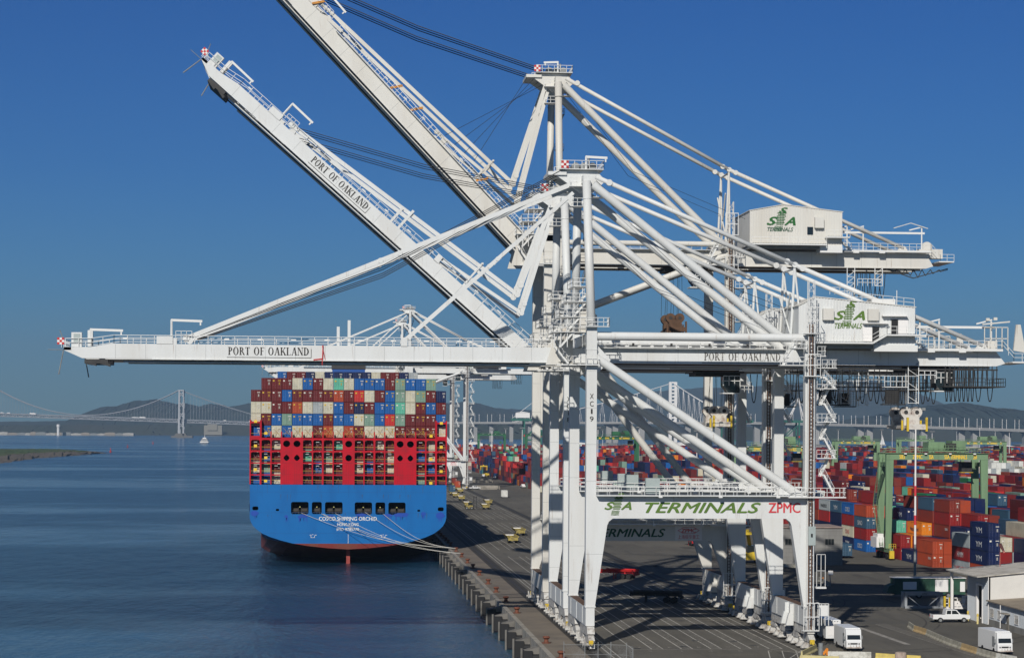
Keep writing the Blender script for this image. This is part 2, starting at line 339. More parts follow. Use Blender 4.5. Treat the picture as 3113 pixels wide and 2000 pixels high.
    for gi, y in enumerate((g0, g1)):
        m = MB(); m.box(P['hinge']+.15, P['tail']-1.3, y-.55, y+.55, zg0, zg1)
        m.prism([(P['tail']-1.3, zg0), (P['tail'], zg0+.4), (P['tail']-1.3, zg1)], 'y', y-.55, y+.55)
        m.box(P['hinge'], P['tail']-2, y-.75, y-.55, zg0-.02, zg0+.1); m.box(P['hinge'], P['tail']-2, y+.3, y+.5, zg0-.35, zg0-.01)
        gd = B_(m, 'bridge_girder')
        if lod < 2:
            m = MB(); x = P['hinge']+4
            while x < P['tail']-2: m.box(x, x+.03, y-.556, y-.55, zg0+.1, zg1); x += 4.3
            B_(m, 'weld_seam', GREY, gd)
        if lod < 2:
            y1 = y-1.45 if gi == 0 else y+1.45
            m = MB(); m.box(37, 63.2, min(y1, y), max(y1, y)-.0, zg1+.01, zg1+.08); m.rail([(37, y1, zg1+.05), (63.2, y1, zg1+.05)], 1.15, 1.7, .06)
            for k in range(14): m.box(38+k*1.85, 38.5+k*1.85, y1+.05, y1+.3, zg1+.6, zg1+.8)
            B_(m, 'walkway_railing', RAILW, gd)
            if gi == 0:
                m = MB()
                for k in range(4): m.tube((41.4+k*5.4, y-1.55, zg1+.35), (41.4+k*5.4, y-1.55, zg1+.75), .16, 8)
                B_(m, 'floodlight', DARK, gd)
    m = MB()
    for x in range(40, int(P['tail'])-1, 8): m.box(x-.15, x+.15, g0+.55, g1-.55, zg0+.7, zg1-.4)
    m.box(P['tail']-1.8, P['tail']-1.4, g0+.5, g1-.5, zg0+.3, zg1-.1); B_(m, 'girder_tie')
    m = MB(); m.box(P['hinge']+4, P['tail']-8, g0+.2, g0+.34, zg0-.24, zg0-.02); m.box(P['hinge']+4, P['tail']-8, g1-.34, g1-.2, zg0-.24, zg0-.02); B_(m, 'trolley_rail', RUST)
    # masts and mast head
    mx, my, za = P['mx'], P['my'], P['za']
    for y, yt in ((0, my), (Wd, Wd-my)):
        m = MB(); m.tube((34.9 if P is A else mx, y, zl-.3), (mx, yt, za), .6, 20); m.tube((mx, y+(yt-y)*.03, zl+.6), (mx, y+(yt-y)*.03+.001, zl+.75), .72, 16); m.tube((mx, yt+(y-yt)*.12, za-2.6), (mx, yt+(y-yt)*.115, za-2.4), .66, 16)
        B_(m, 'mast', smooth=True)
    if P is B:
        m = MB(); m.box(34.2, 38, -.7, Wd+.7, zl-1.2, zl); B_(m, 'mast_base')
        for y in (0, Wd):
            m = MB(); m.box(35.6, 38.2, y-.6, y+.6, 30, zl-1.2); B_(m, 'leg_stiffener')
    m = MB(); m.box(mx-.5, mx+.5, my-.3, Wd-my+.3, za-.1, za+.9)
    for y in (g0+.9, g1-.9):
        m.prism([(mx-3.9, za+1.0), (mx-3.9, za+1.75), (mx+1.6, za+1.8), (mx+3.0, za+.4), (mx+1.0, za-1.4), (mx-.8, za-1.2)], 'y', y-.28, y+.28)
    m.box(mx-5.2, mx-2.6, g0+.3, g1-.3, za+1.1, za+1.6)
    hd = B_(m, 'mast_head')
    m = MB(); m.box(mx-3.6, mx+2.6, g0-.2, g1+.2, za+1.86, za+1.95)
    m.rail([(mx-3.6, g0-.2, za+1.95), (mx+2.6, g0-.2, za+1.95), (mx+2.6, g1+.2, za+1.95)], 1.15, 1.1, .07); m.rail([(mx-3.6, g1+.2, za+1.95), (mx+2.6, g1+.2, za+1.95)], 1.15, 1.3, .07)
    for z, x in ((za-2.1, mx+.5), (za-.6, mx-2.3), (za-3.4, mx-2.2)):
        m.box(x, x+2.0, g0-.9, g0+1.0, z, z+.07); m.rail([(x, g0-.9, z+.05), (x+2.0, g0-.9, z+.05)], 1.1, .9, .07); m.rail([(x+2.0, g0-.9, z+.05), (x+2.0, g0+1, z+.05)], 1.1, .9, .07)
    B_(m, 'head_platform', RAILW, hd)
    m = MB()
    for k in range(3): m.tube((mx-1.2+k*1.2, g0+1.5, za+2.5), (mx-1.2+k*1.2, g1-1.5, za+2.5), .55, 14)
    m.tube((mx+.9, yc, za+1.9), (mx+.9, yc, za+4.0), .16, 8); B_(m, 'rope_sheaves', GREY, hd)
    B_(davit(mx+.1, g0, za+1.9, 3.0 if ang == 0 or lod else 2.4, 1.75, 1 if P is A else -1), 'davit_arm', RAILW, hd)
    hd.location = hd.location
    checker(t, mx-2.9 if P is A else mx-3.4, Y0+g0-.3, za+2.0, 1.05)
    if P is A: pass
    # back legs and back stays
    jx, jz = (64.6, 53.45) if P is A else (66.3, 74.2)
    ex, ez = (91.8, zg1+.9) if P is A else (96.5, zg1+.9)
    for y, yt in ((g0, my+.2), (g1, Wd-my-.2)):
        m = MB(); m.tube((mx+.9, yt, za-.4), (64.6 if P is A else 66.0, y, zg1+.3), .6 if P is A else .58, 20, cap=False); B_(m, 'back_leg', smooth=True)
        m = MB(); m.tube((mx+1.3, yt, za+.7), (jx, y, jz), .33, 12); m.tube((jx, y, jz), (ex, y, ez), .33, 12)
        for q in (-.7, 0, .7): m.tube((jx+q*1.6, y-.32, jz-q*.7), (jx+q*1.6, y+.32, jz-q*.7), .42, 10)
        m.tube((mx+3.2, yt-.3, za-.1), (mx+3.2, yt+.3, za-.1), .45, 10)
        B_(m, 'back_stay', smooth=True)
        m = MB(); m.tube((jx, y, jz-.2), (jx-.6, y, zg1), .19, 8); m.tube((jx, y, jz-.2), (jx+1.2 if P is A else jx+.2, y, zg1+.9), .15, 8)
        B_(m, 'stay_post')
        m = MB(); m.prism([(ex-1.4, zg1), (ex+1.0, zg1), (ex+.3, ez+.3), (ex-.4, ez+.4)], 'y', y-.2, y+.2); B_(m, 'stay_lug')
    m = MB(); m.tube((jx, g0, jz-.5), (jx, g1, jz-.5), .16, 8); m.tube((jx-.6, g0, jz-4), (jx-.2, g1, zg1+1), .13, 8); m.tube((jx-.6, g1, jz-4), (jx-.2, g0, zg1+1), .13, 8); B_(m, 'stay_cross_tube')
    # machinery house
    hx0, hx1, hz0, hz1, hzr, xr = P['house']; y0, y1 = yc-7.2, yc+6.2
    def top(x): return hz1+(hzr-hz1)*((x-hx0)/(xr-hx0) if x < xr else (hx1-x)/(hx1-xr))
    m = MB(); n = int((hx1-hx0)/.22); sx = (hx1-hx0)/n
    for k in range(n):
        a = hx0+k*sx; b = a+sx; d = .0 if k % 2 else .07; m.prism([(a, hz0), (b, hz0), (b, top(b)), (a, top(a))], 'y', y0-d, y0+.1)
    m.box(hx0+.02, hx0+.1, y0+.1, y1, hz0, hz1); m.box(hx1-.1, hx1-.02, y0+.1, y1, hz0, hz1); m.prism([(hx0, hz0), (hx1, hz0), (hx1, hz1), (xr, hzr), (hx0, hz1)], 'y', y1-.1, y1)
    hs = B_(m, 'machinery_house')
    m = MB(); m.prism([(hx0-.15, hz1+.02), (xr, hzr+.02), (hx1+.15, hz1+.0), (hx1+.15, hz1+.12), (xr, hzr+.14), (hx0-.15, hz1+.14)], 'y', y0-.15, y1+.15); B_(m, 'roof', WHITE2, hs)
    m = MB(); m.box(hx0+.2, hx1-.2, y0+.2, y1-.2, hz0-.5, hz0-.01); B_(m, 'house_base', GREY, hs)
    if P is A:
        m = MB(); px0 = 76.6
        m.box(hx0+1.8, px0-2, y0-1.6, y0-.08, hz0+.1, hz0+.3); m.box(px0, hx1+1.2, y0-1.6, y0-.08, hz0+1.25, hz0+1.45); m.beam((px0-2, y0-.85, hz0+.2), (px0, y0-.85, hz0+1.35), 1.5, .2)
        for a, b in (((hx0+1.8, y0-1.58, hz0+.3), (px0-2, y0-1.58, hz0+.3)), ((px0-2, y0-1.58, hz0+.3), (px0, y0-1.58, hz0+1.45)), ((px0, y0-1.58, hz0+1.45), (hx1+1.2, y0-1.58, hz0+1.45))): m.rail([a, b], 1.1, 1.5, .06)
        m.box(px0-1.5, hx1+.3, y0-.4, y0+1.5, hz0-.9, hz0-.02)
        B_(m, 'house_walkway', RAILW, hs)
        for dx0, dz0 in ((74.9, hz0+.45), (77.6, hz0+1.5)):
            m = MB(); m.box(dx0, dx0+.95, y0-.12, y0-.09, dz0, dz0+2.1); B_(m, 'doorway', BLACK, hs)
            m = MB(); m.box(dx0-1.4 if dz0 < hz0+1 else dx0+1.0, dx0-.05 if dz0 < hz0+1 else dx0+2.4, y0-.14, y0-.08, dz0, dz0+2.1); m.beam((dx0-1.4, y0-.5, dz0+2.55), (dx0+2.2, y0-.5, dz0+2.55), .8, .1); B_(m, 'door', SIGNW, hs)
        for vx in (68.5, 74.9):
            m = MB(); m.box(vx-.75, vx+.75, y0-.75, y0-.08, hz0+3.4, hz0+5.0); B_(m, 'ventilation_hood', WHITE2, hs)
        ssa_logo(hs, (71.5, hz0+4.0), 3.5, TXTG, Y0+y0-.09); text('TERMINALS', 1.05, TXTG, hs, (71.5, Y0+y0-.1, hz0+2.3), shear=.3, bold=.02, width=3.9)
        m = MB(); m.rail([(72, y0+.4, top(72)+.15), (hx1, y0+.4, hz1+.15)], 1.1, 1.5, .06); m.tube((79.2, y0+3, hz1), (79.2, y0+3, hz1+2.6), .06, 6); m.box(75.6, 79, y0+3, y0+6, top(77)+.1, top(77)+1.0); B_(m, 'roof_railing', RAILW, hs)
    else:
        m = MB(); m.box(hx0, hx1-3, y0-1.5, y0-.08, hz0-.1, hz0+.1); m.box(hx1-3, hx1+1, y0-1.5, y0-.08, hz0+1.2, hz0+1.4); m.rail([(hx0, y0-1.5, hz0+.1), (hx1-3, y0-1.5, hz0+.1)], 1.1, 1.6, .07); m.rail([(hx1-3, y0-1.5, hz0+1.4), (hx1+1, y0-1.5, hz0+1.4)], 1.1, 1.6, .07)
        m.box(hx1-3.8, hx1, y0-.3, y0+3, hz0-1.2, hz0-.02); B_(m, 'house_walkway', RAILW, hs)
        m = MB(); m.box(79.0, 80.0, y0-.12, y0-.09, hz0+1.8, hz0+3.1); B_(m, 'window', GLASS, hs)
        m = MB(); m.box(80.2, 81.7, y0-.8, y0-.08, hz0+2.9, hz0+4.7); B_(m, 'ventilation_hood', WHITE2, hs)
        ssa_logo(hs, (74.4, hz0+3.9), 3.9, mat('logo_deep_green', (.012, .11, .02), .6), Y0+y0-.09); text('TERMINALS', .95, TXTG2, hs, (74.4, Y0+y0-.1, hz0+2.3), shear=.3, bold=.02, width=4.4)
    # tail platforms, overhead service rail
    if lod < 2:
        tx0, tx1 = hx1+.8, P['tail']-.8
        m = MB(); m.box(tx0, tx1, g0-2.0, g0-.56, zg1+.02, zg1+.35)
        m.rail([(tx0, g0-1.95, zg1+.35), (tx1, g0-1.95, zg1+.35), (tx1+1.6, g0-1.95, zg1-1.4), (tx1+4, g0-1.95, zg1-1.4)], 1.15, 1.3, .065)
        m.rail([(tx0, g1+1.5, zg1+.35), (tx1, g1+1.5, zg1+.35)], 1.15, 1.5, .06); m.box(tx1+1.4, tx1+4, g0-2, g1, zg1-1.6, zg1-1.4)
        for x in (tx0+2, tx0+6.5): m.box(x-.5, x+.5, g0-2.15, g0-1.9, zg1-.2, zg1+.35)
        for x in (tx0+1, tx0+3.8, tx1-1): m.tube((x, g0+.3, zg1), (x, g0+.3, zg1+4.4), .13, 6); m.beam((x-2.2, g0+.3, zg1+4.0), (x+.1, g0+.3, zg1+4.6), .2, .2)
        m.beam((tx0-.6, g0+.3, zg1+3.5), (tx1-.5, g0+.3, zg1+3.5), .22, .34)
        m.stair((hx1+.4, g0-1.3, hz0+.9), (tx0+1.2, g0-1.3, zg1+.4), .7); B_(m, 'tail_platform', RAILW)
        m = MB()
        if P is A:
            m.prism([(tx1+1.9, zg1+.2), (tx1+3.7, zg1-.1), (tx1+2.9, zg1+3.9), (tx1+2.3, zg1+3.9)], 'y', g0-.9, g0-.5); m.rail([(tx1-2.2, g0-.4, zg1+.3), (tx1+1.2, g0-.4, zg1+.3)], 3.2, .8, .12); m.beam((tx1-2.6, g0-.6, zg1+3.9), (tx1+1.4, g0-.6, zg1+4.3), .3, .2); m.box(tx1-1.6, tx1-.2, g0, g0+1.4, zg1+.3, zg1+1.7); m.box(tx1-2.0, tx1-1.5, g0-.6, g0-.3, zg1+4.4, zg1+4.8); m.box(tx1-.9, tx1-.4, g0-.6, g0-.3, zg1+4.5, zg1+4.9)
        else:
            m.tube((tx1, g0+.5, zg1+1.2), (tx1, g0+1.2, zg1+1.2), .9, 16); m.box(tx1-1.5, tx1+2.6, g0, g0+2, zg1-.8, zg1+.8); m.beam((tx1-6, g0, zg1+4.3), (tx1-3, g0, zg1+5.2), .1, .12); m.beam((tx1-3, g0, zg1+5.2), (tx1, g0, zg1+4.3), .1, .12)
        B_(m, 'winch_unit', WHITE2)
        if P is B:
            m = MB()
            for k in range(7): m.beam((tx1-7+k*1.5, g0, zg0-.1), (tx1-5.6+k*1.3, g0, zg0-1.5+abs(k-3)*.35), .12, .12); m.beam((tx1-5.5+k*1.5, g0, zg0-.1), (tx1-5.6+k*1.3, g0, zg0-1.5+abs(k-3)*.35), .12, .12)
            m.beam((tx1-7, g0, zg0-.15), (tx1-2.5, g0, zg0-1.6), .16, .16); m.beam((tx1-2.5, g0, zg0-1.6), (tx1+3.5, g0, zg0+.1), .16, .16); B_(m, 'underslung_truss', DARK)
    # elevator mast and stairs on the landside leg
    if lod < 3:
        ytop = 50.7 if P is A else 68
        m = MB(); x0, x1, ya = 64.72, 65.75, -1.65
        for x in (x0+.1, x1-.1): m.box(x-.05, x+.05, ya, ya+.12, 2.4, ytop); m.box(x-.05, x+.05, -.85, -.75, 2.4, ytop)
        z = 2.8; k = 0
        while z < ytop-1:
            m.beam((x0+.1, ya+.06, z), (x1-.1, ya+.06, z), .05, .06)
            if z > zl: m.beam((x0+.1, ya+.06, z), (x1-.1, ya+.06, z+1.3), .05, .05); m.beam((x1-.1, -.8, z), (x0+.1, -.8, z+1.3), .05, .05)
            z += 1.45
        B_(m, 'elevator_mast', white)
        m = MB()
        for x in (64.95, 65.38): m.box(x-.08, x+.08, ya-.02, ya+.1, 2.6, ytop-6)
        z = 2.8
        while z < ytop-6: m.box(64.95, 65.38, ya, ya+.08, z, z+.09); z += .5
        B_(m, 'gear_rack', RUST)
        m = MB(); m.box(64.9, 65.9, ya-.1, ya+.8, 14.3, 16.9); ec = B_(m, 'elevator_car', PGREY)
        m = MB(); m.box(65.25, 65.5, ya-.13, ya-.1, 15.4, 15.9); B_(m, 'car_window', BLACK, ec)
        for z0, z1 in ((2.6, 6.4), (zg0-1.8, zg0+1.2), (zg1+2.0, zg1+5.6)):
            m = MB()
            for x in (64.2, 64.95, 65.7, 66.35): m.box(x-.04, x+.04, ya-.55, ya-.47, z0, z1)
            for z in (z0, (z0+z1)/2, z1): m.box(64.2, 66.35, ya-.56, ya-.48, z-.05, z+.05); m.box(66.3, 66.36, ya-.5, -.7, z-.05, z+.05)
            m.box(64.2, 66.4, ya-.5, -.72, z0-.1, z0); B_(m, 'landing_cage', RAILW)
        m = MB(); m.box(64.5, 65.0, ya-.48, ya-.42, z0, z1); 
        # stair flights right of the leg
        m = MB(); zz = [zp1+.1, zp1+5.2, zp1+10.2, zp1+14.8, zg0-.6] if P is A else [zp1+.1+k*5.6 for k in range(8)]
        for k in range(len(zz)-1):
            a, b = zz[k], zz[k+1]; xa, xb = (68.3, 66.6)
            m.stair((xa+.3, -.9, a), (xb+.5, -.9, a+(b-a)*.55), .8); m.stair((xb+.3, .4, a+(b-a)*.5), (xa-.2, .4, b), .8)
            m.box(66.1, 68.9, -1.3, 1.2, b-.1, b); m.rail([(66.1, -1.3, b), (68.9, -1.3, b), (68.9, 1.2, b)], 1.1, .8, .06)
            m.box(66.0, 66.2, -.3, .2, a, b)
        m.box(62.0, 70.0, -2.3, -.72, zp1-.28, zp1-.13); m.rail([(62.0, -2.3, zp1-.1), (70.0, -2.3, zp1-.1), (70.0, -.7, zp1-.1)], 1.2, .9, .07)
        B_(m, 'stairway', RAILW)
        m = MB(); m.rail([(66.3, -.8, 8.5), (67.5, -.8, 8.5)], 4.5, .5, .07); m.rail([(66.5, -.8, 3.2), (68.0, -.8, 3.2)], 3.0, .5, .09); m.box(66.2, 67.6, -1.1, .4, 8.3, 8.5); m.box(66.7, 67.9, -.9, -.85, 4.5, 6.0); B_(m, 'ladder_guard', RAILW)
        m = MB(); m.box(60.8, 64.55, -1.9, -.72, zg0-.4, zg0-.28); m.rail([(60.8, -1.9, zg0-.3), (64.4, -1.9, zg0-.3)], 1.1, .9, .06); m.stair((61.3, -1.3, zg0-.3), (63.0, -1.3, zg1+.3), .7); m.box(62.4, 64.5, -1.9, -.72, zg1-.1, zg1); m.rail([(62.4, -1.9, zg1), (64.5, -1.9, zg1)], 1.1, .7, .06)
        m.box(66.1, 67.3, -1.5, -.3, zg0+.9, zg0+1.0); m.rail([(66.1, -1.5, zg0+1), (67.3, -1.5, zg0+1), (67.3, -.3, zg0+1)], 1.3, .6, .06)
        B_(m, 'access_platform', RAILW)
        # clutter of platforms round the boom hinge
        m = MB()
        zs = (zg1+2.1, zg1+4.2, zg1+6.3, zg1+8.4)
        for k, z in enumerate(zs):
            x0 = 29.8+.9*k; m.box(x0, 34.4, 1.6, 8.6, z-.08, z); m.rail([(x0, 1.6, z), (34.4, 1.6, z)], 1.1, .9, .06); m.rail([(x0, 1.6, z), (x0, 8.6, z)], 1.1, 1.2, .06); m.rail([(x0, 8.6, z), (34.4, 8.6, z)], 1.1, 1.2, .06)
            m.stair((x0+1.0, 2.3, z-2.1), (x0+2.9, 2.3, z), .7)
            for xx in (x0+.2, 33.9): m.tube((xx, 1.9, zg1), (xx, 1.9, z), .07, 6)
        m.box(33.2, 37.2, -1.5, -.72, zl-.25, zl-.15); m.rail([(33.2, -1.5, zl-.15), (37.2, -1.5, zl-.15), (37.2, .8, zl-.15)], 1.15, .8, .07); m.rail([(33.2, -1.5, zg0-.4), (35.7, -1.5, zg0-.4)], 1.2, .8, .07); m.box(32.8, 35.9, -1.6, -.72, zg0-.55, zg0-.4)
        m.stair((30.2, 4.2, zg1+.2), (32.2, 4.2, zg0-.2), .7); m.rail([(32.0, 4.0, zg0-.2), (36.2, 4.0, zg0-.2)], 1.1, .9, .06); m.box(30.6, 36, 4.0, 5.5, zg0-.4, zg0-.25)
        B_(m, 'hinge_platform', RAILW)
        m = MB(); m.prism([(33.4, zg1+2.2), (35.9, zg1+1.7), (35.9, zg1+4.4), (35.2, zg1+5.0), (33.5, zg1+4.9)], 'y', 1.8, 3.4); m.prism([(30.5, zg1+1), (32.6, zg1+1), (32.6, zg1+2.8), (31.4, zg1+2.8), (30.7, zg1+2.1)], 'y', 2.4, 4.2); B_(m, 'wind_cover', WHITE2)
        for y in (g0, g1): m = MB(); m.prism([(29.2, zg0-.3), (33.0, zg0-.3), (33.0, zg1+1.2), (31.4, zg1+1.9), (30.2, zg1+.7)], 'y', y-.75, y-.56); m.tube((P['hinge'], y-.85, zg1-.3), (P['hinge'], y+.6, zg1-.3), .35, 14); B_(m, 'hinge_bracket', WHITE2)
        # zigzag stair on the mast
        m = MB()
        k = 0; z = zl+1
        while z < za-6:
            y = (z-zl)/(za-zl)*(Wd-my-Wd)+Wd; m.stair((mx+1.0, y-.6, z), (mx+2.1, y-.6, z+3.2), .6) ; m.box(mx+.7, mx+2.3, y-1, y-.2, z+3.1, z+3.2); m.rail([(mx+.7, y-1, z+3.2), (mx+2.3, y-1, z+3.2)], 1, .7, .06); z += 6
        B_(m, 'mast_ladder', mat('dark_grid_steel', (.10, .10, .10), .6))  # plain dark grey steel for ladder and landings
    # festoon rail and cable loops under the rear girder
    m = MB(); lx = [64.5, 70.2, 72.0, 73.8, 75.6, 77.4, 81.6, 83.9] + [86.6+.62*k for k in range(7)] + [91.2, 92.9] if P is A else [88+.8*k for k in range(7)]
    for i, x in enumerate(lx):
        wloop = 1.1 if (x < 86 or x > 91) else .55; dp = 4.4; pts = []
        for q in range(9):
            u_ = -1+q/4; pts.append((x+u_*wloop*.5, g0-.2, zg0-.6-dp*(1-abs(u_)**2.6)))
        m = MB(); m.poly(pts, .07, 5); m.box(x-.12, x+.12, g0-.3, g0-.1, zg0-.65-dp, zg0-.45-dp); B_(m, 'festoon_cable', BLACK)
    if P is A:
        m = MB(); m.box(66.5, 94, g0-.3, g0-.15, zg0-.62, zg0-.42)
        for k in range(12): x = 86.2+k*.68; m.box(x-.06, x+.06, g0-.9, g0-.8, zg0-2.9, zg0); m.box(x-.06, x+.06, g1+.8, g1+.9, zg0-2.9, zg0)
        m.box(86, 94.9, g0-1, g1+1, zg0-3.0, zg0-2.85); m.rail([(86, g0-1, zg0-2.85), (94.9, g0-1, zg0-2.85), (94.9, g1+1, zg0-2.85)], 1.1, 1.0, .07); m.box(70.5, 86, g1+.6, g1+2.0, zg0-3.0, zg0-2.85); m.rail([(70.5, g1+.6, zg0-2.85), (86, g1+.6, zg0-2.85)], 1.1, 1.2, .06)
        B_(m, 'service_gantry', DARK)
        for x0, ya in ((73.3, g1+.6), (80.9, g0-.6)):
            m = MB(); x1 = x0+1.5
            for x in (x0, x1):
                for y in (ya, ya+1.2): m.box(x-.05, x+.05, y-.05, y+.05, zg0-5.4, zg0+.3)
            for k in range(6):
                z = zg0-5.3+k*.95; m.beam((x0, ya, z), (x1, ya, z+.95 if k % 2 else z), .06, .06); m.beam((x0 if k % 2 else x1, ya, z), (x1 if k % 2 else x0, ya, z+.95), .06, .06)
            m.box(x0-3.4, x0, ya, ya+1.5, zg0-3.1, zg0-3.0); m.rail([(x0-3.4, ya, zg0-3.0), (x0, ya, zg0-3.0)], 1.5, .8, .07); m.rail([(x1, ya, zg0-1.9), (x1+2.6, ya, zg0-1.9)], 1.2, .9, .09)
            B_(m, 'service_ladder_tower', RAILW)
            m = MB(); m.box(x0-3.6, x0-.3, ya+.2, ya+1.6, zg0-5.6, zg0-5.45); m.box(x0-3.0, x0-1.2, ya+.6, ya+1.4, zg0-5.4, zg0-3.4)
            for k in range(9): m.box(x0-3.6+k*.4, x0-3.54+k*.4, ya+.2, ya+.26, zg0-5.5, zg0-3.2); m.box(x0-3.6, x0-.3, ya+.2, ya+.26, zg0-5.4+k*.26, zg0-5.37+k*.26)
            B_(m, 'electrical_cage', DARK)
    elif lod < 2:
        for x0, dz in ((86.5, 4.6), (91.3, 3.1)):
            m = MB(); x1 = x0+1.3
            for x in (x0, x1): m.box(x-.06, x+.06, g0-1.2, g0-1.08, zg0-dz, zg0)
            for k in range(int(dz)): z = zg0-dz+k; m.beam((x0, g0-1.1, z), (x1, g0-1.1, z+1), .08, .08); m.box(x0, x1, g0-1.2, g0-1.1, z, z+.08)
            m.rail([(x0-3, g0-1.2, zg0-dz), (x1, g0-1.2, zg0-dz)], 1.2, .8, .08); B_(m, 'service_ladder_tower', RAILW)
    # trolley with operator cab
    tx = {True: 84.2, False: 59.0}[number == 'XC19']
    m = MB(); m.box(tx-3.5, tx+3.5, g0+.6, g1-.6, zg0-.9, zg0-.1); m.box(tx-4, tx+4, g0-.1, g1+.1, zg0-.45, zg0-.26)
    tr = B_(m, 'trolley', DARK)
    m = MB(); m.prism([(tx+.8, zg0-.9), (tx+3.4, zg0-.9), (tx+3.4, zg0-3.5), (tx+1.6, zg0-3.5), (tx+.8, zg0-2.4)], 'y', g0+.2, g0+2.6); cb = B_(m, 'operator_cab', GLASS, tr); m = MB(); m.rail([(tx+.8, g0+.15, zg0-2.4), (tx+3.4, g0+.15, zg0-2.4)], 1.5, .85, .1); B_(m, 'cab_window_frame', RAILW, tr)
    m = MB(); m.box(tx+.7, tx+3.5, g0+.1, g0+2.9, zg0-3.65, zg0-3.5); m.rail([(tx+3.4, g0+.1, zg0-3.5), (tx+5.4, g0+.1, zg0-3.5)], 1.1, .7, .09); B_(m, 'cab_platform', RAILW, tr)
    if spreader:
        sx, sz, sm = spreader
        m = MB()
        for x in (sx-1.6, sx-.6, sx+.5, sx+1.4):
            m.tube((x*.8+sx*.2+.2, g0+2, zg0-.8), (x, yc-2, sz+3.0), .035, 5); m.tube((x, g1-2, zg0-.8), (x, yc+2, sz+3.0), .035, 5)
        B_(m, 'hoist_ropes', ROPE, tr)
        m = MB()
        for y in (yc-3.2, yc+2.2):
            for dx in (-.8, .8): m.tube((sx+dx, y, sz+2.45), (sx+dx, y+1, sz+2.45), .78, 16)
            m.prism([(sx-1.5, sz+2.2), (sx+1.5, sz+2.2), (sx+.9, sz+1.3), (sx-.9, sz+1.3)], 'y', y-.05, y+1.1); m.box(sx-1.15, sx+1.15, y-.1, y+1.3, sz, sz+1.5)
        m.box(sx-1.1, sx+1.1, yc-6, yc+6, sz+.15, sz+.6); m.box(sx-1.25, sx+1.25, yc-6.2, yc-5.6, sz, sz+.75); B_(m, 'spreader', sm, tr)
        m = MB()
        for x in (sx-1.35, sx+1.35): m.box(x-.14, x+.14, yc-6.3, yc-5.9, sz-.25, sz+1.7); m.box(x-.12, x+.12, yc-3.3, yc-3.0, sz-.1, sz+1.3)
        B_(m, 'corner_guide', YEL if sm is not RUST else RUST, tr)
        m = MB()
        for y in (yc-3.28, yc+2.1):
            for dx in (-.8, .8): m.tube((sx+dx, y, sz+2.45), (sx+dx, y+.05, sz+2.45), .3, 10)
        B_(m, 'sheave_hub', DARK, tr)
    # boom
    hx, hz = P['hinge'], zg1-.4
    M = Matrix.Translation((hx, 0, hz)) @ Matrix.Rotation(R(ang), 4, 'Y') @ Matrix.Translation((-hx, 0, -hz))
    BB = lambda mb, n, m_=white, par=t, **k: B_(mb.xf(M), n, m_, par, **k)
    tip = P['tip']
    m = MB()
    for y in (g0, g1):
        m.prism([(tip, zg1-.45), (tip+3.6, zg1-.4), (tip+6.5, zg1+.1), (hx-.1, zg1+.05), (hx-.1, zg0), (tip+2.5, zg0+.1), (tip, zg1-.85)], 'y', y-.5, y+.5)
        m.box(tip+12, hx-.3, y-.68, y-.5, zg0-.02, zg0+.1); m.box(tip+8, hx-.3, y+.28, y+.48, zg0-.4, zg0-.01)
    for k in range(9): x = tip+4+k*7.6; m.box(x-.2, x+.2, g0+.5, g1-.5, zg0+.6, zg0+1.4)
    m.box(tip, tip+1, g0-.5, g1+.5, zg1-.85, zg1-.45)
    bm = BB(m, 'boom')
    if lod < 2:
        m = MB(); x = tip+7
        while x < hx-1: m.box(x, x+.03, g0-.506, g0-.5, zg0+.1, zg1); x += 4.1
        BB(m, 'weld_seam', GREY, bm)
    m = MB(); m.box(tip+3, hx-4, g0+.2, g0+.32, zg0-.24, zg0-.02); m.box(tip+3, hx-4, g1-.32, g1-.2, zg0-.24, zg0-.02); m.box(tip+2.8, tip+6.0, g0-.4, g1+.4, zg0-.62, zg0-.02); m.prism([(tip+2.9, zg0-.6), (tip+4.4, zg0-.6), (tip+4.4, zg0-.95)], 'y', g0-.4, g0+.2); m.prism([(tip+4.8, zg0-.6), (tip+6.3, zg0-.6), (tip+6.3, zg0-1.05)], 'y', g0-.4, g0+.2)
    BB(m, 'trolley_rail', DARK, bm)
    if lod < 3:
        m = MB()
        for yy, y in ((g0-.45, 0), (g1+.45, 0)):
            m.rail([(tip+.2, yy, zg1-.4), (tip+3.8, yy, zg1-.35), (tip+6.8, yy, zg1+.12), (hx-1, yy, zg1+.08)], 1.15, 1.85, .075)
        m.rail([(tip-.3, g0-.5, zg1-.5), (tip-.3, g1+.5, zg1-.5)], 1.2, 1.2, .07)
        for k in range(12): x = tip+8+k*4.6; m.box(x, x+.7, g0-.42, g0-.3, zg1+.75, zg1+.9)
        for x in (tip+9.8+.0, tip+16.0): pass
        m.rail([(tip+15.2, g0-.5, zg1+.9), (tip+17.4, g0-.5, zg1+.9)], 1.0, .7, .07)
        if P is B: m.box(tip+20, hx-3, g0-1.3, g0-.5, zg1-.1, zg1+.0); m.rail([(tip+20, g0-1.3, zg1), (hx-3, g0-1.3, zg1)], 1.1, 2.0, .06)
        BB(m, 'walkway_railing', RAILW, bm)
        BB(davit(tip+3.6, g0-.2, zg1-.2, 4.4, 2.2), 'davit_arm', RAILW, bm); BB(davit(tip+14.6, g0-.2, zg1+.1, 4.2, 3.3), 'davit_arm', RAILW, bm)
        m = MB(); m.box(tip+12.6, tip+14.8, g0-.5, g0+.5, zg1+.05, zg1+1.15); m.box(tip+12.6, tip+14.8, g1-.5, g1+.5, zg1+.05, zg1+1.15); m.box(tip+1.0, tip+2.4, g0-.3, g0+.5, zg1-.4, zg1+1.6); m.box(tip+3.2, tip+3.9, g0-.3, g0+.4, zg1-.3, zg1+1.9); m.box(42.5-hx-11.4, 42.9-hx-11.4, g0-.4, g0+.3, zg1, zg1+2.7) if P is A else None
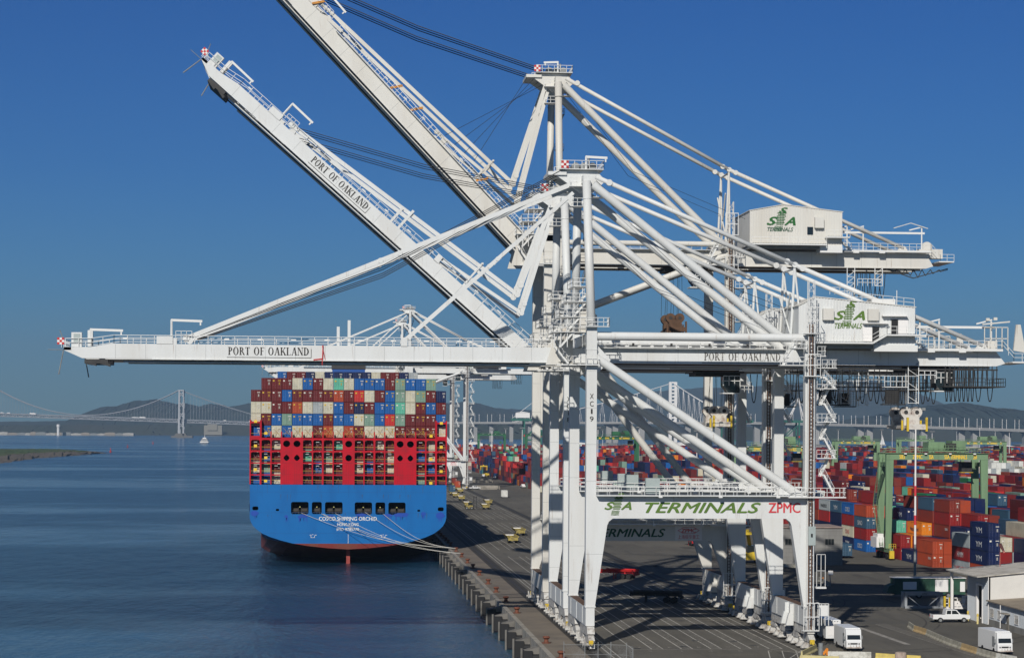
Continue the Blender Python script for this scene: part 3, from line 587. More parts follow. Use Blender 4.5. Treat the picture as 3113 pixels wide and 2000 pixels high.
        m.box(9.0, 9.9, g0-.5, g0+.5, zg1, zg1+1.2); m.box(1.6, 2.0, g0-.4, g0+.4, zg1, zg1+3.6) if P is A else None
        BB(m, 'stay_bracket', white, bm)
        m = MB(); m.box(tip+1.3, tip+2.2, g0-.34, g0-.3, zg1+.2, zg1+1.4); BB(m, 'cabinet_door', PGREY, bm)
        m = MB(); m.tube((tip-.1, g0, zg1-.9), (tip-.7, g0-.2, zg1-4.2), .09, 6); m.tube((tip+1.9, g1, zg1-1.1), (tip+2.5, g1, zg1-4.4), .09, 6); m.tube((tip, g0, zg1-.8), (tip-2.2, g0, zg1-.8), .05, 6); m.tube((tip-.2, g0, zg1+.8), (tip-.6, g0, zg1+1.9), .06, 6); BB(m, 'antenna_rod', GREY, bm)
    checker(bm, tip-.4, Y0+g0-.6, zg1-.1, .95, Matrix.Translation((0, Y0, 0)) @ M @ Matrix.Translation((0, -Y0, 0)))
    if P is A:
        ux = (M.to_3x3() @ Vector((1, 0, 0))); uz = (M.to_3x3() @ Vector((0, 0, 1)))
        c_ = M @ Vector((-9.25, g0-.53, zg0+.72)); serif('PORT OF OAKLAND', 11.2, 1.08, TXTK, bm, c_+Vector((0, Y0, 0)), ux, uz)
        m = MB(); m.box(-15.0, -3.4, g0-.52, g0-.505, zg0+.34, zg0+.42); m.box(-3.45, -3.38, g0-.53, g0-.505, zg0+.42, zg0+1.6); BB(m, 'lettering_frame', TXTK, bm)
        serif('PORT OF OAKLAND', 11.0, 1.1, TXTW if number == 'XC19' else TXTK, t, (57.1, Y0+g0-.58, zg0+.5))
        m = MB(); m.box(51.3, 63.0, g0-.62, g0-.56, zg0+.1, zg0+.2); m.box(63.0, 63.05, g0-.62, g0-.56, zg0+.2, zg0+1.5); B_(m, 'lettering_frame', DARK)
    elif lod < 2:
        for x in (tip+14, tip+33, tip+38, 18):
            m = MB(); a_ = M.copy(); m.beam((x, g0-.6, zg1+.1), (x+1.1, g0-.6, zg1+1.9), .3, .35)
            BB(m, 'striped_post', mat('hazard_orange', (.6, .25, .03), .6, dirt=(.03, .02, .02), dirt_amt=1, scale=2.2), bm)
    if number == 'XC19':
        m = MB(); m.beam((-1.9, g0-.65, zg0-.6), (-1.8, g0-.65, zg1+.1), .12, .12); m.beam((-3.1, g0-.65, zg0+.1), (-1.9, g0-.65, zg0+.25), .12, .2); m.beam((-1.9, g0-.65, zg1), (-1.5, g0-.65, zg0+.2), .07, .07); B_(m, 'red_hook_arm', RED, bm)
    # number on the leg, portal beam lettering
    if number:
        nb = number
        for i, ch in enumerate(nb):
            z = 34.25-i*1.03 if P is A else 30-i
            text(ch, 1.0, TXTK, t, (34.92, Y0-.72, z), bold=.012, width=.22 if ch == '1' else .5)
    if P is A:
        ssa_logo(t, (38.5, 19.55), 2.95, TXTG, Y0-.73)
        text('TERMINALS', 2.0, TXTG, t, (50.4, Y0-.72, 18.72), shear=.35, bold=.08, width=16.0)
        text('ZPMC', 1.95, TXTR, t, (61.75, Y0-.72, 18.75), bold=.045, width=4.4)
    else:
        text('SSA TERMINALS', 1.9, TXTG2, t, (46.4, Y0-.68, 12.35), shear=.3, bold=.07, width=16.4)
        m = MB(); m.box(56.3, 60.8, -.69, -.67, 11.75, 14.3); sg_ = B_(m, 'maker_panel', SIGNW)
        text('ZPMC', .85, TXTR, sg_, (58.55, Y0-.71, 13.1), shear=.1, bold=.03, width=2.4); text('上海振华重工', .75, TXTR, sg_, (58.55, Y0-.71, 12.05), width=3.6)
        m = MB()
        o_, i_ = arc(58.55, 13.4, 1.85, .62, 0, 360, 6), arc(58.55, 13.4, 1.72, .54, 0, 360, 6)
        for q in ring(o_, i_): m.quad(*[(p[0], -.71, p[1]) for p in q])
        B_(m, 'panel_border', TXTR, sg_)
    # fore stays
    apx, apz = mx-1.9, za-.2
    def bp(d, up=.9): return M @ Vector((hx-d, 0, zg1+up))
    for gi, y in enumerate((g0, g1)):
        for nm, d, h_, ax_, az_, jk in (('outer', P['outer'], .62, apx, apz, 0), ('inner', P['inner'], .5, apx+.2, apz-1.2, 1)):
            e = bp(d); a_ = Vector((ax_, y, az_)); e = Vector((e.x, y, e.z)); m = MB()
            if ang == 0:
                m.beam(a_, e, .28, h_)
                for q in (.45, .5): c_ = a_.lerp(e, q); m.tube(c_+Vector((0, -.25, 0)), c_+Vector((0, .25, 0)), h_*.62, 12)
            else:
                J = joints[jk]; J = Vector((J[0]+(0.0 if gi == 0 else -.0), y, J[1]))
                m.beam(a_, J, .28, h_+.12); m.beam(J, e, .28, h_)
                for q in (J, J+(a_-J).normalized()*1.5): m.tube(q+Vector((0, -.25, 0)), q+Vector((0, .25, 0)), h_*.75, 12)
            m.tube(e+Vector((0, -.3, 0)), e+Vector((0, .3, 0)), h_*.8, 12)
            B_(m, 'fore_stay', white)
    if ang > 0 and lod < 2:
        m = MB(); e0 = M @ Vector((hx-16, g0, zg1)); e1 = M @ Vector((hx-16, g0, zg1+4.6)); m.beam(e0, e1, .5, .3); m.beam((e0.x, g1, e0.z), (e1.x, g1, e1.z), .5, .3); m.beam((e1.x, g0-.5, e1.z), (e1.x, g1+.5, e1.z), .3, .3); B_(m, 'stay_rest')
    # hoist ropes from mast head to boom
    if ropes:
        e = bp(P['rope'], 1.3); m = MB()
        for k, yy in enumerate((g0+.3, g0+.9, g0+1.5, g1-1.5, g1-.9, g1-.3)):
            m.poly([(mx-2.2, yy, za+2.4-.2*k), ((mx-2.2+e.x)/2, yy, (za+2.4+e.z)/2-.9-.25*k-(1.2 if ang == 0 else 0)), (e.x, yy, e.z-.25*k*(1 if ang else .3))], .085 if P is B else .06, 5)
        B_(m, 'boom_hoist_ropes', ROPE)
        m = MB()
        for yy in (g0+.6, g1-.6): m.poly([(mx+1.6, yy, za+.4), (50, yy, (za+zg1)/2-.6), (hx0+2, yy, zg1+4.8)], .035, 5)
        B_(m, 'winch_ropes', ROPE)
        if P is B:
            m = MB()
            for k in range(4): q = M @ Vector((hx-(18+k*2.2), 0, zg1+1.6)); m.tube((mx-5+k*1.1, g0+.8+k*.5, za+1.2-k*.25), (q.x, g0+.4, q.z), .04, 5)
            B_(m, 'trolley_ropes', ROPE)
    return t
J2 = [W(1573, 895, 319), W(1586, 952, 319)]; J3 = [W(1560, 560, 350), W(1576, 612, 350)]
crane(A, 284.6, 0, 'nearest white gantry crane, boom lowered over the water, XC19 on its leg', 'XC19', spreader=(81.7, 30.3, RUSTY))
crane(A, 312.8, 41.3, 'white gantry crane with raised boom lettered PORT OF OAKLAND wholly in view', 'XC18', joints=[(j.x, j.z) for j in J2], spreader=(59.2, 30.6, RUSTY))
crane(B, 344.0, 46.6, 'tallest white gantry crane, its raised boom cut off by the top of the photo', None, white=WHITE2, joints=[(j.x, j.z) for j in J3], spreader=(57.3, 46.6, RUST))
crane(B, 1040.0, 0, 'white gantry crane beyond the ship, nearer of two with level booms', None, lod=2, ropes=False)
crane(B, 1165.0, 0, 'white gantry crane beyond the ship, farther of two with level booms', None, lod=2, ropes=False)
# ================================================================ WATER AND LAND
WZ = -3.2
def water_mat():
    m = bpy.data.materials.new('bay_water'); m.use_nodes = True; n = m.node_tree.nodes; l = m.node_tree.links; b = n['Principled BSDF']
    b.inputs['IOR'].default_value = 1.33; b.inputs['Roughness'].default_value = .12; b.inputs['Specular IOR Level'].default_value = .5
    g = n.new('ShaderNodeNewGeometry')
    def noise(sc_, det, mapping, rough=.6):
        mp = n.new('ShaderNodeMapping'); mp.inputs['Scale'].default_value = mapping; l.new(g.outputs['Position'], mp.inputs[0])
        z = n.new('ShaderNodeTexNoise'); z.inputs['Scale'].default_value = sc_; z.inputs['Detail'].default_value = det; z.inputs['Roughness'].default_value = rough; l.new(mp.outputs[0], z.inputs['Vector']); return z
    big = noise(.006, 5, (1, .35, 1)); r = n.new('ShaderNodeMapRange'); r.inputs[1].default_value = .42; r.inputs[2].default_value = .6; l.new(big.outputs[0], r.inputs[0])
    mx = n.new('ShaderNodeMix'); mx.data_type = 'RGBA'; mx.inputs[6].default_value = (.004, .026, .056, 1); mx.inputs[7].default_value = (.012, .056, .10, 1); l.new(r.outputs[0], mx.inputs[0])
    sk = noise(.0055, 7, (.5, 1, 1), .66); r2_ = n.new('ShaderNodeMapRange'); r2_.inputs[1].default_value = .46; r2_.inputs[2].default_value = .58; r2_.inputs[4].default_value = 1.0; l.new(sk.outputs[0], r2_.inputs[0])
    m2_ = n.new('ShaderNodeMix'); m2_.data_type = 'RGBA'; m2_.inputs[7].default_value = (.032, .098, .155, 1); l.new(r2_.outputs[0], m2_.inputs[0]); l.new(mx.outputs[2], m2_.inputs[6]); l.new(m2_.outputs[2], b.inputs['Base Color'])  # paler patches painted into the base colour for smooth water reflecting low sky
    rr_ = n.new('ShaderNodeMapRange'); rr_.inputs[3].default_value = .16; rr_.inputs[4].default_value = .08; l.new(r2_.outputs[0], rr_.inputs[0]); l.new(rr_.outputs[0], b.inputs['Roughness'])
    a = noise(.75, 5, (1, .22, 1), .78); c = noise(.16, 3, (1, .28, 1)); ad = n.new('ShaderNodeMath'); ad.operation = 'MULTIPLY_ADD'; ad.inputs[1].default_value = 2.2; l.new(c.outputs[0], ad.inputs[0]); l.new(a.outputs[0], ad.inputs[2])
    st = n.new('ShaderNodeMapRange'); st.inputs[3].default_value = 1.0; st.inputs[4].default_value = .40; l.new(r2_.outputs[0], st.inputs[0])
    bp = n.new('ShaderNodeBump'); bp.inputs['Distance'].default_value = 1.3; l.new(st.outputs[0], bp.inputs['Strength']); l.new(ad.outputs[0], bp.inputs['Height']); l.new(bp.outputs[0], b.inputs['Normal'])
    return m
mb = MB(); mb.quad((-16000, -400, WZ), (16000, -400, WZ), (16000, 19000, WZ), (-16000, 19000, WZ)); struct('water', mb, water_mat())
def asphalt():
    m = bpy.data.materials.new('terminal_asphalt'); m.use_nodes = True; n = m.node_tree.nodes; l = m.node_tree.links; b = n['Principled BSDF']
    b.inputs['Roughness'].default_value = .9; b.inputs['Specular IOR Level'].default_value = .25
    g = n.new('ShaderNodeNewGeometry')
    def nz(s_, sx, sy, d=6, ro_=.65):
        mp = n.new('ShaderNodeMapping'); mp.inputs['Scale'].default_value = (sx, sy, 1); l.new(g.outputs['Position'], mp.inputs[0])
        z = n.new('ShaderNodeTexNoise'); z.inputs['Scale'].default_value = s_; z.inputs['Detail'].default_value = d; z.inputs['Roughness'].default_value = ro_; l.new(mp.outputs[0], z.inputs['Vector']); return z.outputs[0]
    def mix(fac, a, c):
        mx = n.new('ShaderNodeMix'); mx.data_type = 'RGBA'
        if isinstance(a, tuple): mx.inputs[6].default_value = (*a, 1)
        else: l.new(a, mx.inputs[6])
        mx.inputs[7].default_value = (*c, 1); l.new(fac, mx.inputs[0]); return mx.outputs[2]
    def rng(s_, lo, hi, o=1.0):
        r = n.new('ShaderNodeMapRange'); r.inputs[1].default_value = lo; r.inputs[2].default_value = hi; r.inputs[4].default_value = o; l.new(s_, r.inputs[0]); return r.outputs[0]
    c = mix(rng(nz(.03, 1, .5), .4, .62), (.142, .131, .110), (.098, .092, .080))
    c = mix(rng(nz(.35, 1, .12, 5), .52, .72, .6), c, (.055, .05, .044))
    c = mix(rng(nz(.12, .25, 1, 5), .55, .75, .5), c, (.19, .165, .12))
    c = mix(rng(nz(2.5, 1, 1, 4), .45, .8, .35), c, (.06, .055, .05))
    l.new(c, b.inputs['Base Color']); return m
LX = 28.5
mb = MB(); mb.quad((LX+1.2, 150, 0), (1500, 150, 0), (1500, 2850, 0), (LX+1.2, 2850, 0)); struct('terminal_ground', mb, asphalt())
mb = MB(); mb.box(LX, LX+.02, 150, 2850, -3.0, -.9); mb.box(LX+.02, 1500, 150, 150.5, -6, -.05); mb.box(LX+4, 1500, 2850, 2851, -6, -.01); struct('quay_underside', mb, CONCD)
# quay deck strip: concrete edge and the paler band beside the waterside rail
WH = mat('wharf_concrete', (.185, .155, .12), .9, dirt=(.10, .085, .07), dirt_amt=.9, scale=.12, bump=.01)
mb = MB(); mb.quad((LX+.4, 150, .004), (33.7, 150, .004), (33.7, 2850, .004), (LX+.4, 2850, .004)); struct('wharf_deck', mb, WH)
mb = MB(); y = 150
while y < 1500: mb.box(LX-.25, LX+.45, y, y+12.1, -1.5, .12); y += 12.2
mb.box(LX-.2, LX+.4, 1500, 2850, -1.5, .1); struct('quay_kerb', mb, CONC)
mb = MB()
for X in (34.86, 65.35):
    for dx in (-.16, .12): mb.quad((X+dx-.05, 150, .012), (X+dx+.09, 150, .012), (X+dx+.09, 2600, .012), (X+dx-.05, 2600, .012))
struct('crane_rails', mb, DARK)
mb = MB(); mb.quad((33.7, 150, .008), (36.0, 150, .008), (36.0, 2600, .008), (33.7, 2600, .008)); mb.quad((64.2, 150, .008), (66.6, 150, .008), (66.6, 2600, .008), (64.2, 2600, .008)); struct('rail_trench_strip', mb, mat('rail_trench_asphalt', (.045, .040, .034), .9, var=.4, scale=.4))
LINE = mat('worn_line_paint', (.46, .44, .40), .8, dirt=(.11, .10, .09), dirt_amt=.95, scale=1.1)
LINE2 = mat('faded_line_paint', (.32, .30, .27), .8, dirt=(.09, .08, .07), dirt_amt=1, scale=.7)
mb = MB()
def ln(a, b, w_=.16, z=.016):
    a = Vector(a); b = Vector(b); d = (b-a).normalized(); s_ = Vector((-d.y, d.x, 0))*w_/2
    mb.quad((a.x-s_.x, a.y-s_.y, z), (b.x-s_.x, b.y-s_.y, z), (b.x+s_.x, b.y+s_.y, z), (a.x+s_.x, a.y+s_.y, z))
prs = [(40.8, None), (43.4, 44.95), (47.55, 49.1), (51.65, 53.1), (55.75, 57.25), (59.75, 61.55)]
for a, b_ in prs:
    for x in (a, b_):
        if x:
            ln((x, 284, 0), (x, 402, 0), .17)
            y = 430
            while y < 1500:
                ln((x, y, 0), (x, min(y+62, 1500), 0), .15); y += 88
    if b_:
        for k in range(24): ln((a+.15, 285.5+k*2.0, 0), (b_-.1, 284.2+k*2.0, 0), .13)
for x in (36.75, 37.6, 62.9): ln((x, 230, 0), (x, 1700, 0), .16)
ln((40.8, 283.6, 0), (61.6, 283.6, 0), .16)
for k in range(7): ln((57+k*1.9, 270, 0), (59.0+k*1.9, 281, 0), .14)
ln((64.5, 283.5, 0), (60.0, 272, 0), .15); ln((59.8, 283, 0), (64.2, 276, 0), .12)
struct('lane_markings', mb, LINE)
rt = thing('lane_numbers', 'row of faded lane numbers 2 to 6 painted on the asphalt between the crane legs', 'marking', (51, 282, 0))
for i, x in enumerate((42.1, 46.25, 50.35, 54.45, 58.5)):
    text(str(i+2), 1.5, LINE2, rt, (x, 286.8, .02), (-1, 0, 0), (0, -1, 0), name='painted_number'); text(str(i+2), 1.5, LINE2, rt, (x+.7, 280.6, .02), (1, 0, 0), (0, 1, 0), name='painted_number')
mb = MB()
p0, p1 = G(2500, 1868), G(2760, 1958)
ln(p0, p1, .9, .014)
q0, q1 = G(2662, 1897), G(3010, 2010)
ln(q0, q1, .14, .02); d = (q1-q0); d.z = 0; n_ = int(d.length/.95); side = Vector((-d.y, d.x, 0)).normalized()
for k in range(n_):
    p = q0+d*(k/n_); e = p+Vector((1.9, 1.25, 0)); ln(p, e, .2, .02)
struct('painted_hatching', mb, LINE2)
mb = MB()
for px, py in [(1380+60, 0)]: pass
for y0 in (560, 575, 590): ln((88, y0, 0), (120, y0+5, 0), .3, .02)
struct('faded_yellow_lines', mb, mat('faded_yellow', (.16, .12, .05), .9, dirt=(.09, .08, .07), dirt_amt=1, scale=.8))
r5 = random.Random(17); mb = MB()
for k in range(46):
    x = r5.uniform(37, 62) if k % 2 else r5.uniform(67, 120); y = r5.uniform(262, 620); a_ = r5.uniform(.8, 3.2); b_ = r5.uniform(2, 14)
    mb.quad((x, y, .009), (x+a_, y, .009), (x+a_, y+b_, .009), (x, y+b_, .009))
struct('asphalt_patches', mb, mat('patched_asphalt', (.062, .057, .050), .92, dirt=(.10, .09, .075), dirt_amt=.8, scale=.8))
mb = MB()
for k in range(34):
    x = r5.uniform(38, 110); y = r5.uniform(262, 560); rad = r5.uniform(12, 60); a0 = r5.uniform(0, 360); sp_ = r5.uniform(15, 50)
    for off in (0, 1.9):
        A_ = arc(x, y, rad+off, (rad+off)*1.6, a0, a0+sp_, 12); B2 = arc(x, y, rad+off+.22, (rad+off+.22)*1.6, a0, a0+sp_, 12)
        for q in ring(B2, A_):
            if all(37 < p[0] < 63 or 68 < p[0] < 125 for p in q) and all(258 < p[1] < 700 for p in q): mb.quad(*[(p[0], p[1], .0125) for p in q])
struct('tyre_marks', mb, mat('tyre_rubber_mark', (.040, .037, .034), .85, dirt=(.10, .09, .075), dirt_amt=.95, scale=.6))
mb = MB()
for k in range(14): x = 38.5+r5.random()*24; y = 265+r5.random()*200; mb.quad((x, y, .020), (x+.9, y, .020), (x+.9, y+.9, .020), (x, y+.9, .020))
for y in range(262, 900, 30): mb.quad((63.4, y, .020), (63.8, y, .020), (63.8, y+1.4, .020), (63.4, y+1.4, .020))
struct('drain_covers', mb, DARK)
# headland on the left
def landmat(name, c1, c2, scale):
    return mat(name, c1, .95, dirt=c2, dirt_amt=1, scale=scale)
GRASS = landmat('grass_and_scrub', (.045, .085, .02), (.10, .075, .04), .02); ROCK = landmat('shore_rock', (.13, .11, .09), (.06, .05, .045), .12)
tipp = G(305, 1378, WZ)
sh = [G(-900, 1475, WZ), G(0, 1409, WZ), G(60, 1400, WZ), G(110, 1393, WZ), G(180, 1388, WZ), G(250, 1382, WZ), tipp]
bk = [G(-900, 1366, WZ), G(0, 1368, WZ), G(60, 1369, WZ), G(110, 1370, WZ), G(180, 1371, WZ), G(250, 1374, WZ), tipp+Vector((6, 60, 0))]
NS, NT = 60, 14
def lerpl(L, t): k = min(int(t*(len(L)-1)), len(L)-2); return L[k].lerp(L[k+1], t*(len(L)-1)-k)
mb = MB(); mg = MB(); gr = []
for i in range(NS+1):
    t = i/NS; a, b_ = lerpl(sh, t), lerpl(bk, t); row = []
    for j in range(NT+1):
        s_ = j/NT; p = a.lerp(b_, s_); hgt = 5.2*(1-t**6)*min(1, s_*7)*min(1, (1-s_)*4)
        row.append(Vector((p.x+rnd.uniform(-4, 4), p.y+(rnd.uniform(-10, 10) if j else 0), WZ-.4+hgt+(rnd.uniform(-.5, .5) if 0 < j < NT else 0))))
    gr.append(row)
for i in range(NS):
    for j in range(NT): (mb if (j < 2 or i > NS*.86) else mg).quad(gr[i][j], gr[i+1][j], gr[i+1][j+1], gr[i][j+1])
struct('headland_shore', mb, ROCK); struct('headland_grass', mg, GRASS)
# hills: ridge strips with depth
def ridge(name, pts, Y, depth, m, jag=1.0, seed=1, base=None):
    r = random.Random(seed); P_ = [W(x, y, Y) for x, y in pts]; rows = []; n = 220
    for i in range(n+1):
        t = i/n*(len(P_)-1); k = min(int(t), len(P_)-2); f_ = t-k; f_ = f_*f_*(3-2*f_)*.5+f_*.5; p = P_[k].lerp(P_[k+1], f_)
        top_ = p.z+r.uniform(-1, 1)*jag*2.5+math.sin(i*.7)*jag*1.5; row = []
        for j in range(11):
            s_ = j/10; prof = math.sin(min(1, s_*1.4)*math.pi/2)**1.2 if s_ < .72 else 1-(s_-.72)*.9
            row.append((p.x+(r.uniform(-12, 12) if 0 < j < 7 else 0), Y-depth*(1-s_/.72) if s_ < .72 else Y+depth*(s_-.72), WZ+(top_-WZ)*prof*(1+(r.uniform(-.035, .035) if 0 < j < 6 else 0))))
        rows.append(row)
    b_ = MB()
    for i in range(n):
        for j in range(10): b_.quad(rows[i][j], rows[i+1][j], rows[i+1][j+1], rows[i][j+1])
    return struct(name, b_, m, True)
HILL = landmat('hill_woods', (.018, .034, .032), (.040, .046, .034), .003)
HILL2 = landmat('hill_scrub', (.035, .045, .03), (.055, .052, .038), .003)
ridge('hills', [(-300, 1283), (0, 1282), (120, 1281), (228, 1278), (255, 1272), (275, 1262), (300, 1247), (330, 1236), (372, 1236), (395, 1225), (430, 1217), (480, 1215), (515, 1222), (540, 1229), (568, 1226), (605, 1235), (650, 1227), (690, 1234), (710, 1236), (745, 1228), (800, 1226), (950, 1235), (1100, 1240), (1250, 1236), (1340, 1226), (1400, 1222), (1450, 1226), (1500, 1240), (1560, 1252), (1650, 1248)], 11500, 1800, HILL, 1, 3)
ridge('hills', [(-500, 1292), (0, 1292), (200, 1291), (500, 1290), (800, 1292), (1200, 1290), (1700, 1291)], 9300, 400, HILL2, .5, 5)
ridge('hills', [(1450, 1246), (1500, 1240), (1560, 1244), (1650, 1246), (1750, 1240), (1820, 1226), (1900, 1204), (1960, 1192), (2050, 1184), (2130, 1179), (2220, 1180), (2330, 1172), (2420, 1166), (2500, 1163), (2560, 1159), (2610, 1155), (2650, 1166), (2700, 1186), (2750, 1212), (2800, 1234), (2900, 1262), (3200, 1280)], 14500, 2500, HILL, 1, 8)
ridge('hills', [(2330, 1305), (2450, 1290), (2560, 1276), (2650, 1264), (2720, 1250), (2790, 1236), (2850, 1230), (2910, 1224), (2960, 1232), (3000, 1246), (3040, 1240), (3075, 1248), (3200, 1254), (3500, 1262)], 8200, 900, HILL, .7, 12)
ridge('hills', [(1350, 1292), (1500, 1288), (1700, 1292), (2000, 1296), (2500, 1300), (3300, 1306)], 7400, 300, HILL2, .6, 15)
# far shore buildings on the left: low sheds, houses and a tower
SHED = mat('pale_far_shed', (.42, .40, .36), .8, var=.35, scale=.02)
mb = MB(); r_ = random.Random(4); x = -60
k = 0
while x < 400:
    wd = r_.uniform(12, 34); p = W(x, 1318, 8300); q = W(x+wd-.6, 1318, 8300); h_ = r_.uniform(3, 8)
    b_ = MB(); b_.box(p.x, q.x, 8300, 8300+60, WZ, WZ+h_+4); b_.prism([(p.x, WZ+h_+4), (q.x, WZ+h_+4), ((p.x+q.x)/2, WZ+h_+6)], 'y', 8300, 8360)
    for e in range(int(wd/5)): xx = p.x+(q.x-p.x)*(e+.5)/max(1, int(wd/5)); b_.box(xx-2, xx+2, 8299, 8299.8, WZ+2, WZ+5)
    o = b_.build('waterfront_shed', [SHED, mat('tan_far_wall', (.28, .24, .19), .9), mat('grey_far_wall', (.22, .23, .22), .9)][k % 3]); tag(o, 'long pale shed on the far left shore, %s from the left' % ordn(k+1), 'shed', 'waterfront sheds across the bay'); x += wd; k += 1
b_ = MB(); p = W(177, 1310, 8250); b_.tube((p.x, 8250, WZ), (p.x, 8250, 36), 5, 10); b_.tube((p.x, 8250, 30), (p.x, 8250, 40), 6.5, 10); tag(b_.build('round_tower', SIGNW), 'pale slim round tower above the far left shore', 'tower')
b_ = MB(); p = W(620, 1293, 8900); q = W(675, 1310, 8900); b_.box(p.x, q.x, 8900, 8960, WZ+3, p.z+1); b_.box(p.x+15, q.x-20, 8895, 8900, p.z-20, p.z+6); tag(b_.build('square_building', mat('brownish_far_wall', (.25, .23, .19), .9)), 'square brownish building on the wooded slope right of the suspension bridge tower', 'building')
# ================================================================ BRIDGES
STEELB = mat('bridge_steel_grey', (.40, .41, .43), .6, var=.15, scale=.05)
br = thing('suspension_bridge', 'grey suspension bridge with a truss deck and one tower seen left of the ship', 'bridge', W(546, 1332, 7000))
YB = 7000
def dk(px):
    return W(px, 1256.5+(px/780)*27.0, 7000+(px-546)*.65)
mb = MB(); up = Vector((0, 0, 9)); prev = None; PXN = [x*13.0 for x in range(-6, 78)]
for k, px in enumerate(PXN):
    a = dk(px); b_ = a-up
    if prev:
        mb.beam(prev[0], a, 20, 3.2); mb.beam(prev[1], b_, 20, 2.6)
        for off in (Vector((0, -10, 0)), Vector((0, 10, 0))):
            mb.beam((prev[0] if k % 2 else prev[1])+off, (b_ if k % 2 else a)+off, 2.2, 2.2); mb.beam(prev[0]+off, prev[1]+off, 1.4, 1.4)
    prev = (a, b_)
mb.build('truss_deck', STEELB, br)
tw = dk(546); mb = MB(); ztop = W(546, 1185, tw.y).z
for sy in (-12, 12):
    mb.prism([(tw.x-4.5, WZ+6), (tw.x+2.5, WZ+6), (tw.x+1.6, ztop), (tw.x-2.4, ztop)], 'y', tw.y+sy*1.4-3, tw.y+sy*1.4+3)
for z in (ztop-6, ztop-45, ztop-82, 40): mb.box(tw.x-3, tw.x+3, tw.y-17, tw.y+17, z, z+5)
for z0, z1 in ((ztop-42, ztop-8), (ztop-80, ztop-46)): mb.beam((tw.x, tw.y-17, z0), (tw.x, tw.y+17, z1), 3, 3); mb.beam((tw.x, tw.y+17, z0), (tw.x, tw.y-17, z1), 3, 3)
# second pair of legs seen behind
for sy in (-1, 1): mb.prism([(tw.x+11, WZ+6), (tw.x+16, WZ+6), (tw.x+14.5, ztop), (tw.x+12, ztop)], 'y', tw.y+sy*17-3, tw.y+sy*17+3)
for z in range(30, int(ztop), 34): mb.beam((tw.x+1, tw.y-16, z), (tw.x+13, tw.y-16, z+16), 2.4, 2.4); mb.beam((tw.x+13, tw.y-16, z), (tw.x+1, tw.y-16, z+16), 2.4, 2.4)
mb.box(tw.x-3, tw.x+15, tw.y-18, tw.y+18, ztop-4, ztop)
mb.build('tower', STEELB, br)
mb = MB(); mb.box(tw.x-26, tw.x+44, tw.y-26, tw.y+26, WZ-1, WZ+6); mb.prism([(tw.x-16, WZ+6), (tw.x+26, WZ+6), (tw.x+20, WZ+14), (tw.x-10, WZ+14)], 'y', tw.y-20, tw.y+20); mb.build('pier_base', CONCD, br)
mb = MB(); hg = MB()
def cab(px):
    d = dk(px)
    if px <= 546: u_ = (px-262)/(546-262); z = dk(262).z+4+(ztop-dk(262).z-4)*u_*u_
    else: u_ = (px-546)/(860-546); z = ztop+(dk(860).z+3-ztop)*u_-18*4*u_*(1-u_)*.35
    return Vector((d.x, d.y, z))
for sy in (-11, 11):
    pts = [cab(x)+Vector((0, sy, 0)) for x in range(-80, 880, 12)]; mb.poly(pts, 1.5, 5)
for x in range(-78, 860, 9):
    c_ = cab(x); d_ = dk(x)
    if c_.z-d_.z > 4: hg.beam(c_, d_, .5, .5)
mb.build('main_cable', STEELB, br); hg.build('hanger_cables', STEELB, br)
for k, px in enumerate((6, 26, 100, 255, 405, 412, 418, 433, 683, 760)):
    p = dk(px); b_ = MB(); L_ = 18 if k in (2, 7) else 7
    b_.box(p.x-L_/2, p.x+L_/2, p.y-8, p.y-5.5, p.z+1.2, p.z+(5 if L_ > 10 else 3.6)); b_.box(p.x+L_/2, p.x+L_/2+2.5, p.y-8, p.y-5.5, p.z+1.2, p.z+3)
    tag(b_.build('truck', SIGNW), 'tiny white vehicle on the suspension bridge deck, %s from the left' % ordn(k+1), 'truck', 'traffic on the suspension bridge')
# viaduct and single-tower bridge on the right
vb = thing('viaduct_bridge', 'pale concrete viaduct with a single white cable tower crossing behind the container yard', 'bridge', W(2045, 1312, 5300))
def vd(px):
    y = 1283.5 if px < 2250 else 1283.5+(px-2250)*(1306.5-1283.5)/(3113-2250)*(.6+.4*(px-2250)/863)
    return W(px, y, 5300+(px-2045)*-.7)
VC = mat('viaduct_concrete', (.30, .295, .285), .8, var=.15, scale=.02)
mb = MB(); prev = None
for px in range(1200, 3260, 12):
    p = vd(px)
    if prev:
        mb.beam(prev+Vector((0, 0, -2.2)), p+Vector((0, 0, -2.2)), 40, 4.2); mb.beam(prev+Vector((0, -20, .5)), p+Vector((0, -20, .5)), .6, 1.6)
    prev = p
mb.build('deck', VC, vb)
for k, px in enumerate([1240, 1340, 1445, 1493, 1554, 1610, 1850, 1870, 1950, 2090, 2180, 2300, 2400, 2480, 2615, 2642, 2772, 2807, 2921, 2963, 3060, 3120]):
    p = vd(px); h2 = 7 if px > 1800 else 5; b_ = MB()
    b_.prism([(p.x-h2, WZ-1), (p.x+h2, WZ-1), (p.x+h2, p.z-9), (p.x+h2+9, p.z-4), (p.x-h2-9, p.z-4), (p.x-h2, p.z-9)], 'y', p.y-9, p.y+9); b_.build('pier', VC, vb)
for px in range(1290, 3150, 38):
    for d_ in (0, 13): p = vd(px+d_); mb = MB(); mb.box(p.x-.4, p.x+.4, p.y-20.5, p.y-19.8, p.z, p.z+22); mb.build('lamp_post', SIGNW, vb)
p = vd(2045); zt = W(2045, 1161, p.y).z; mb = MB()
for sx in (-7, 7): mb.prism([(p.x+sx-4, WZ), (p.x+sx+4, WZ), (p.x+sx+3.4, zt), (p.x+sx-3.4, zt)], 'y', p.y-5, p.y+5)
z = 15
while z < zt: mb.box(p.x-8, p.x+8, p.y-3, p.y+3, z, z+4); z += 9
mb.build('cable_tower', SIGNW, vb)
mb = MB(); t_ = Vector((p.x, p.y, zt-2))
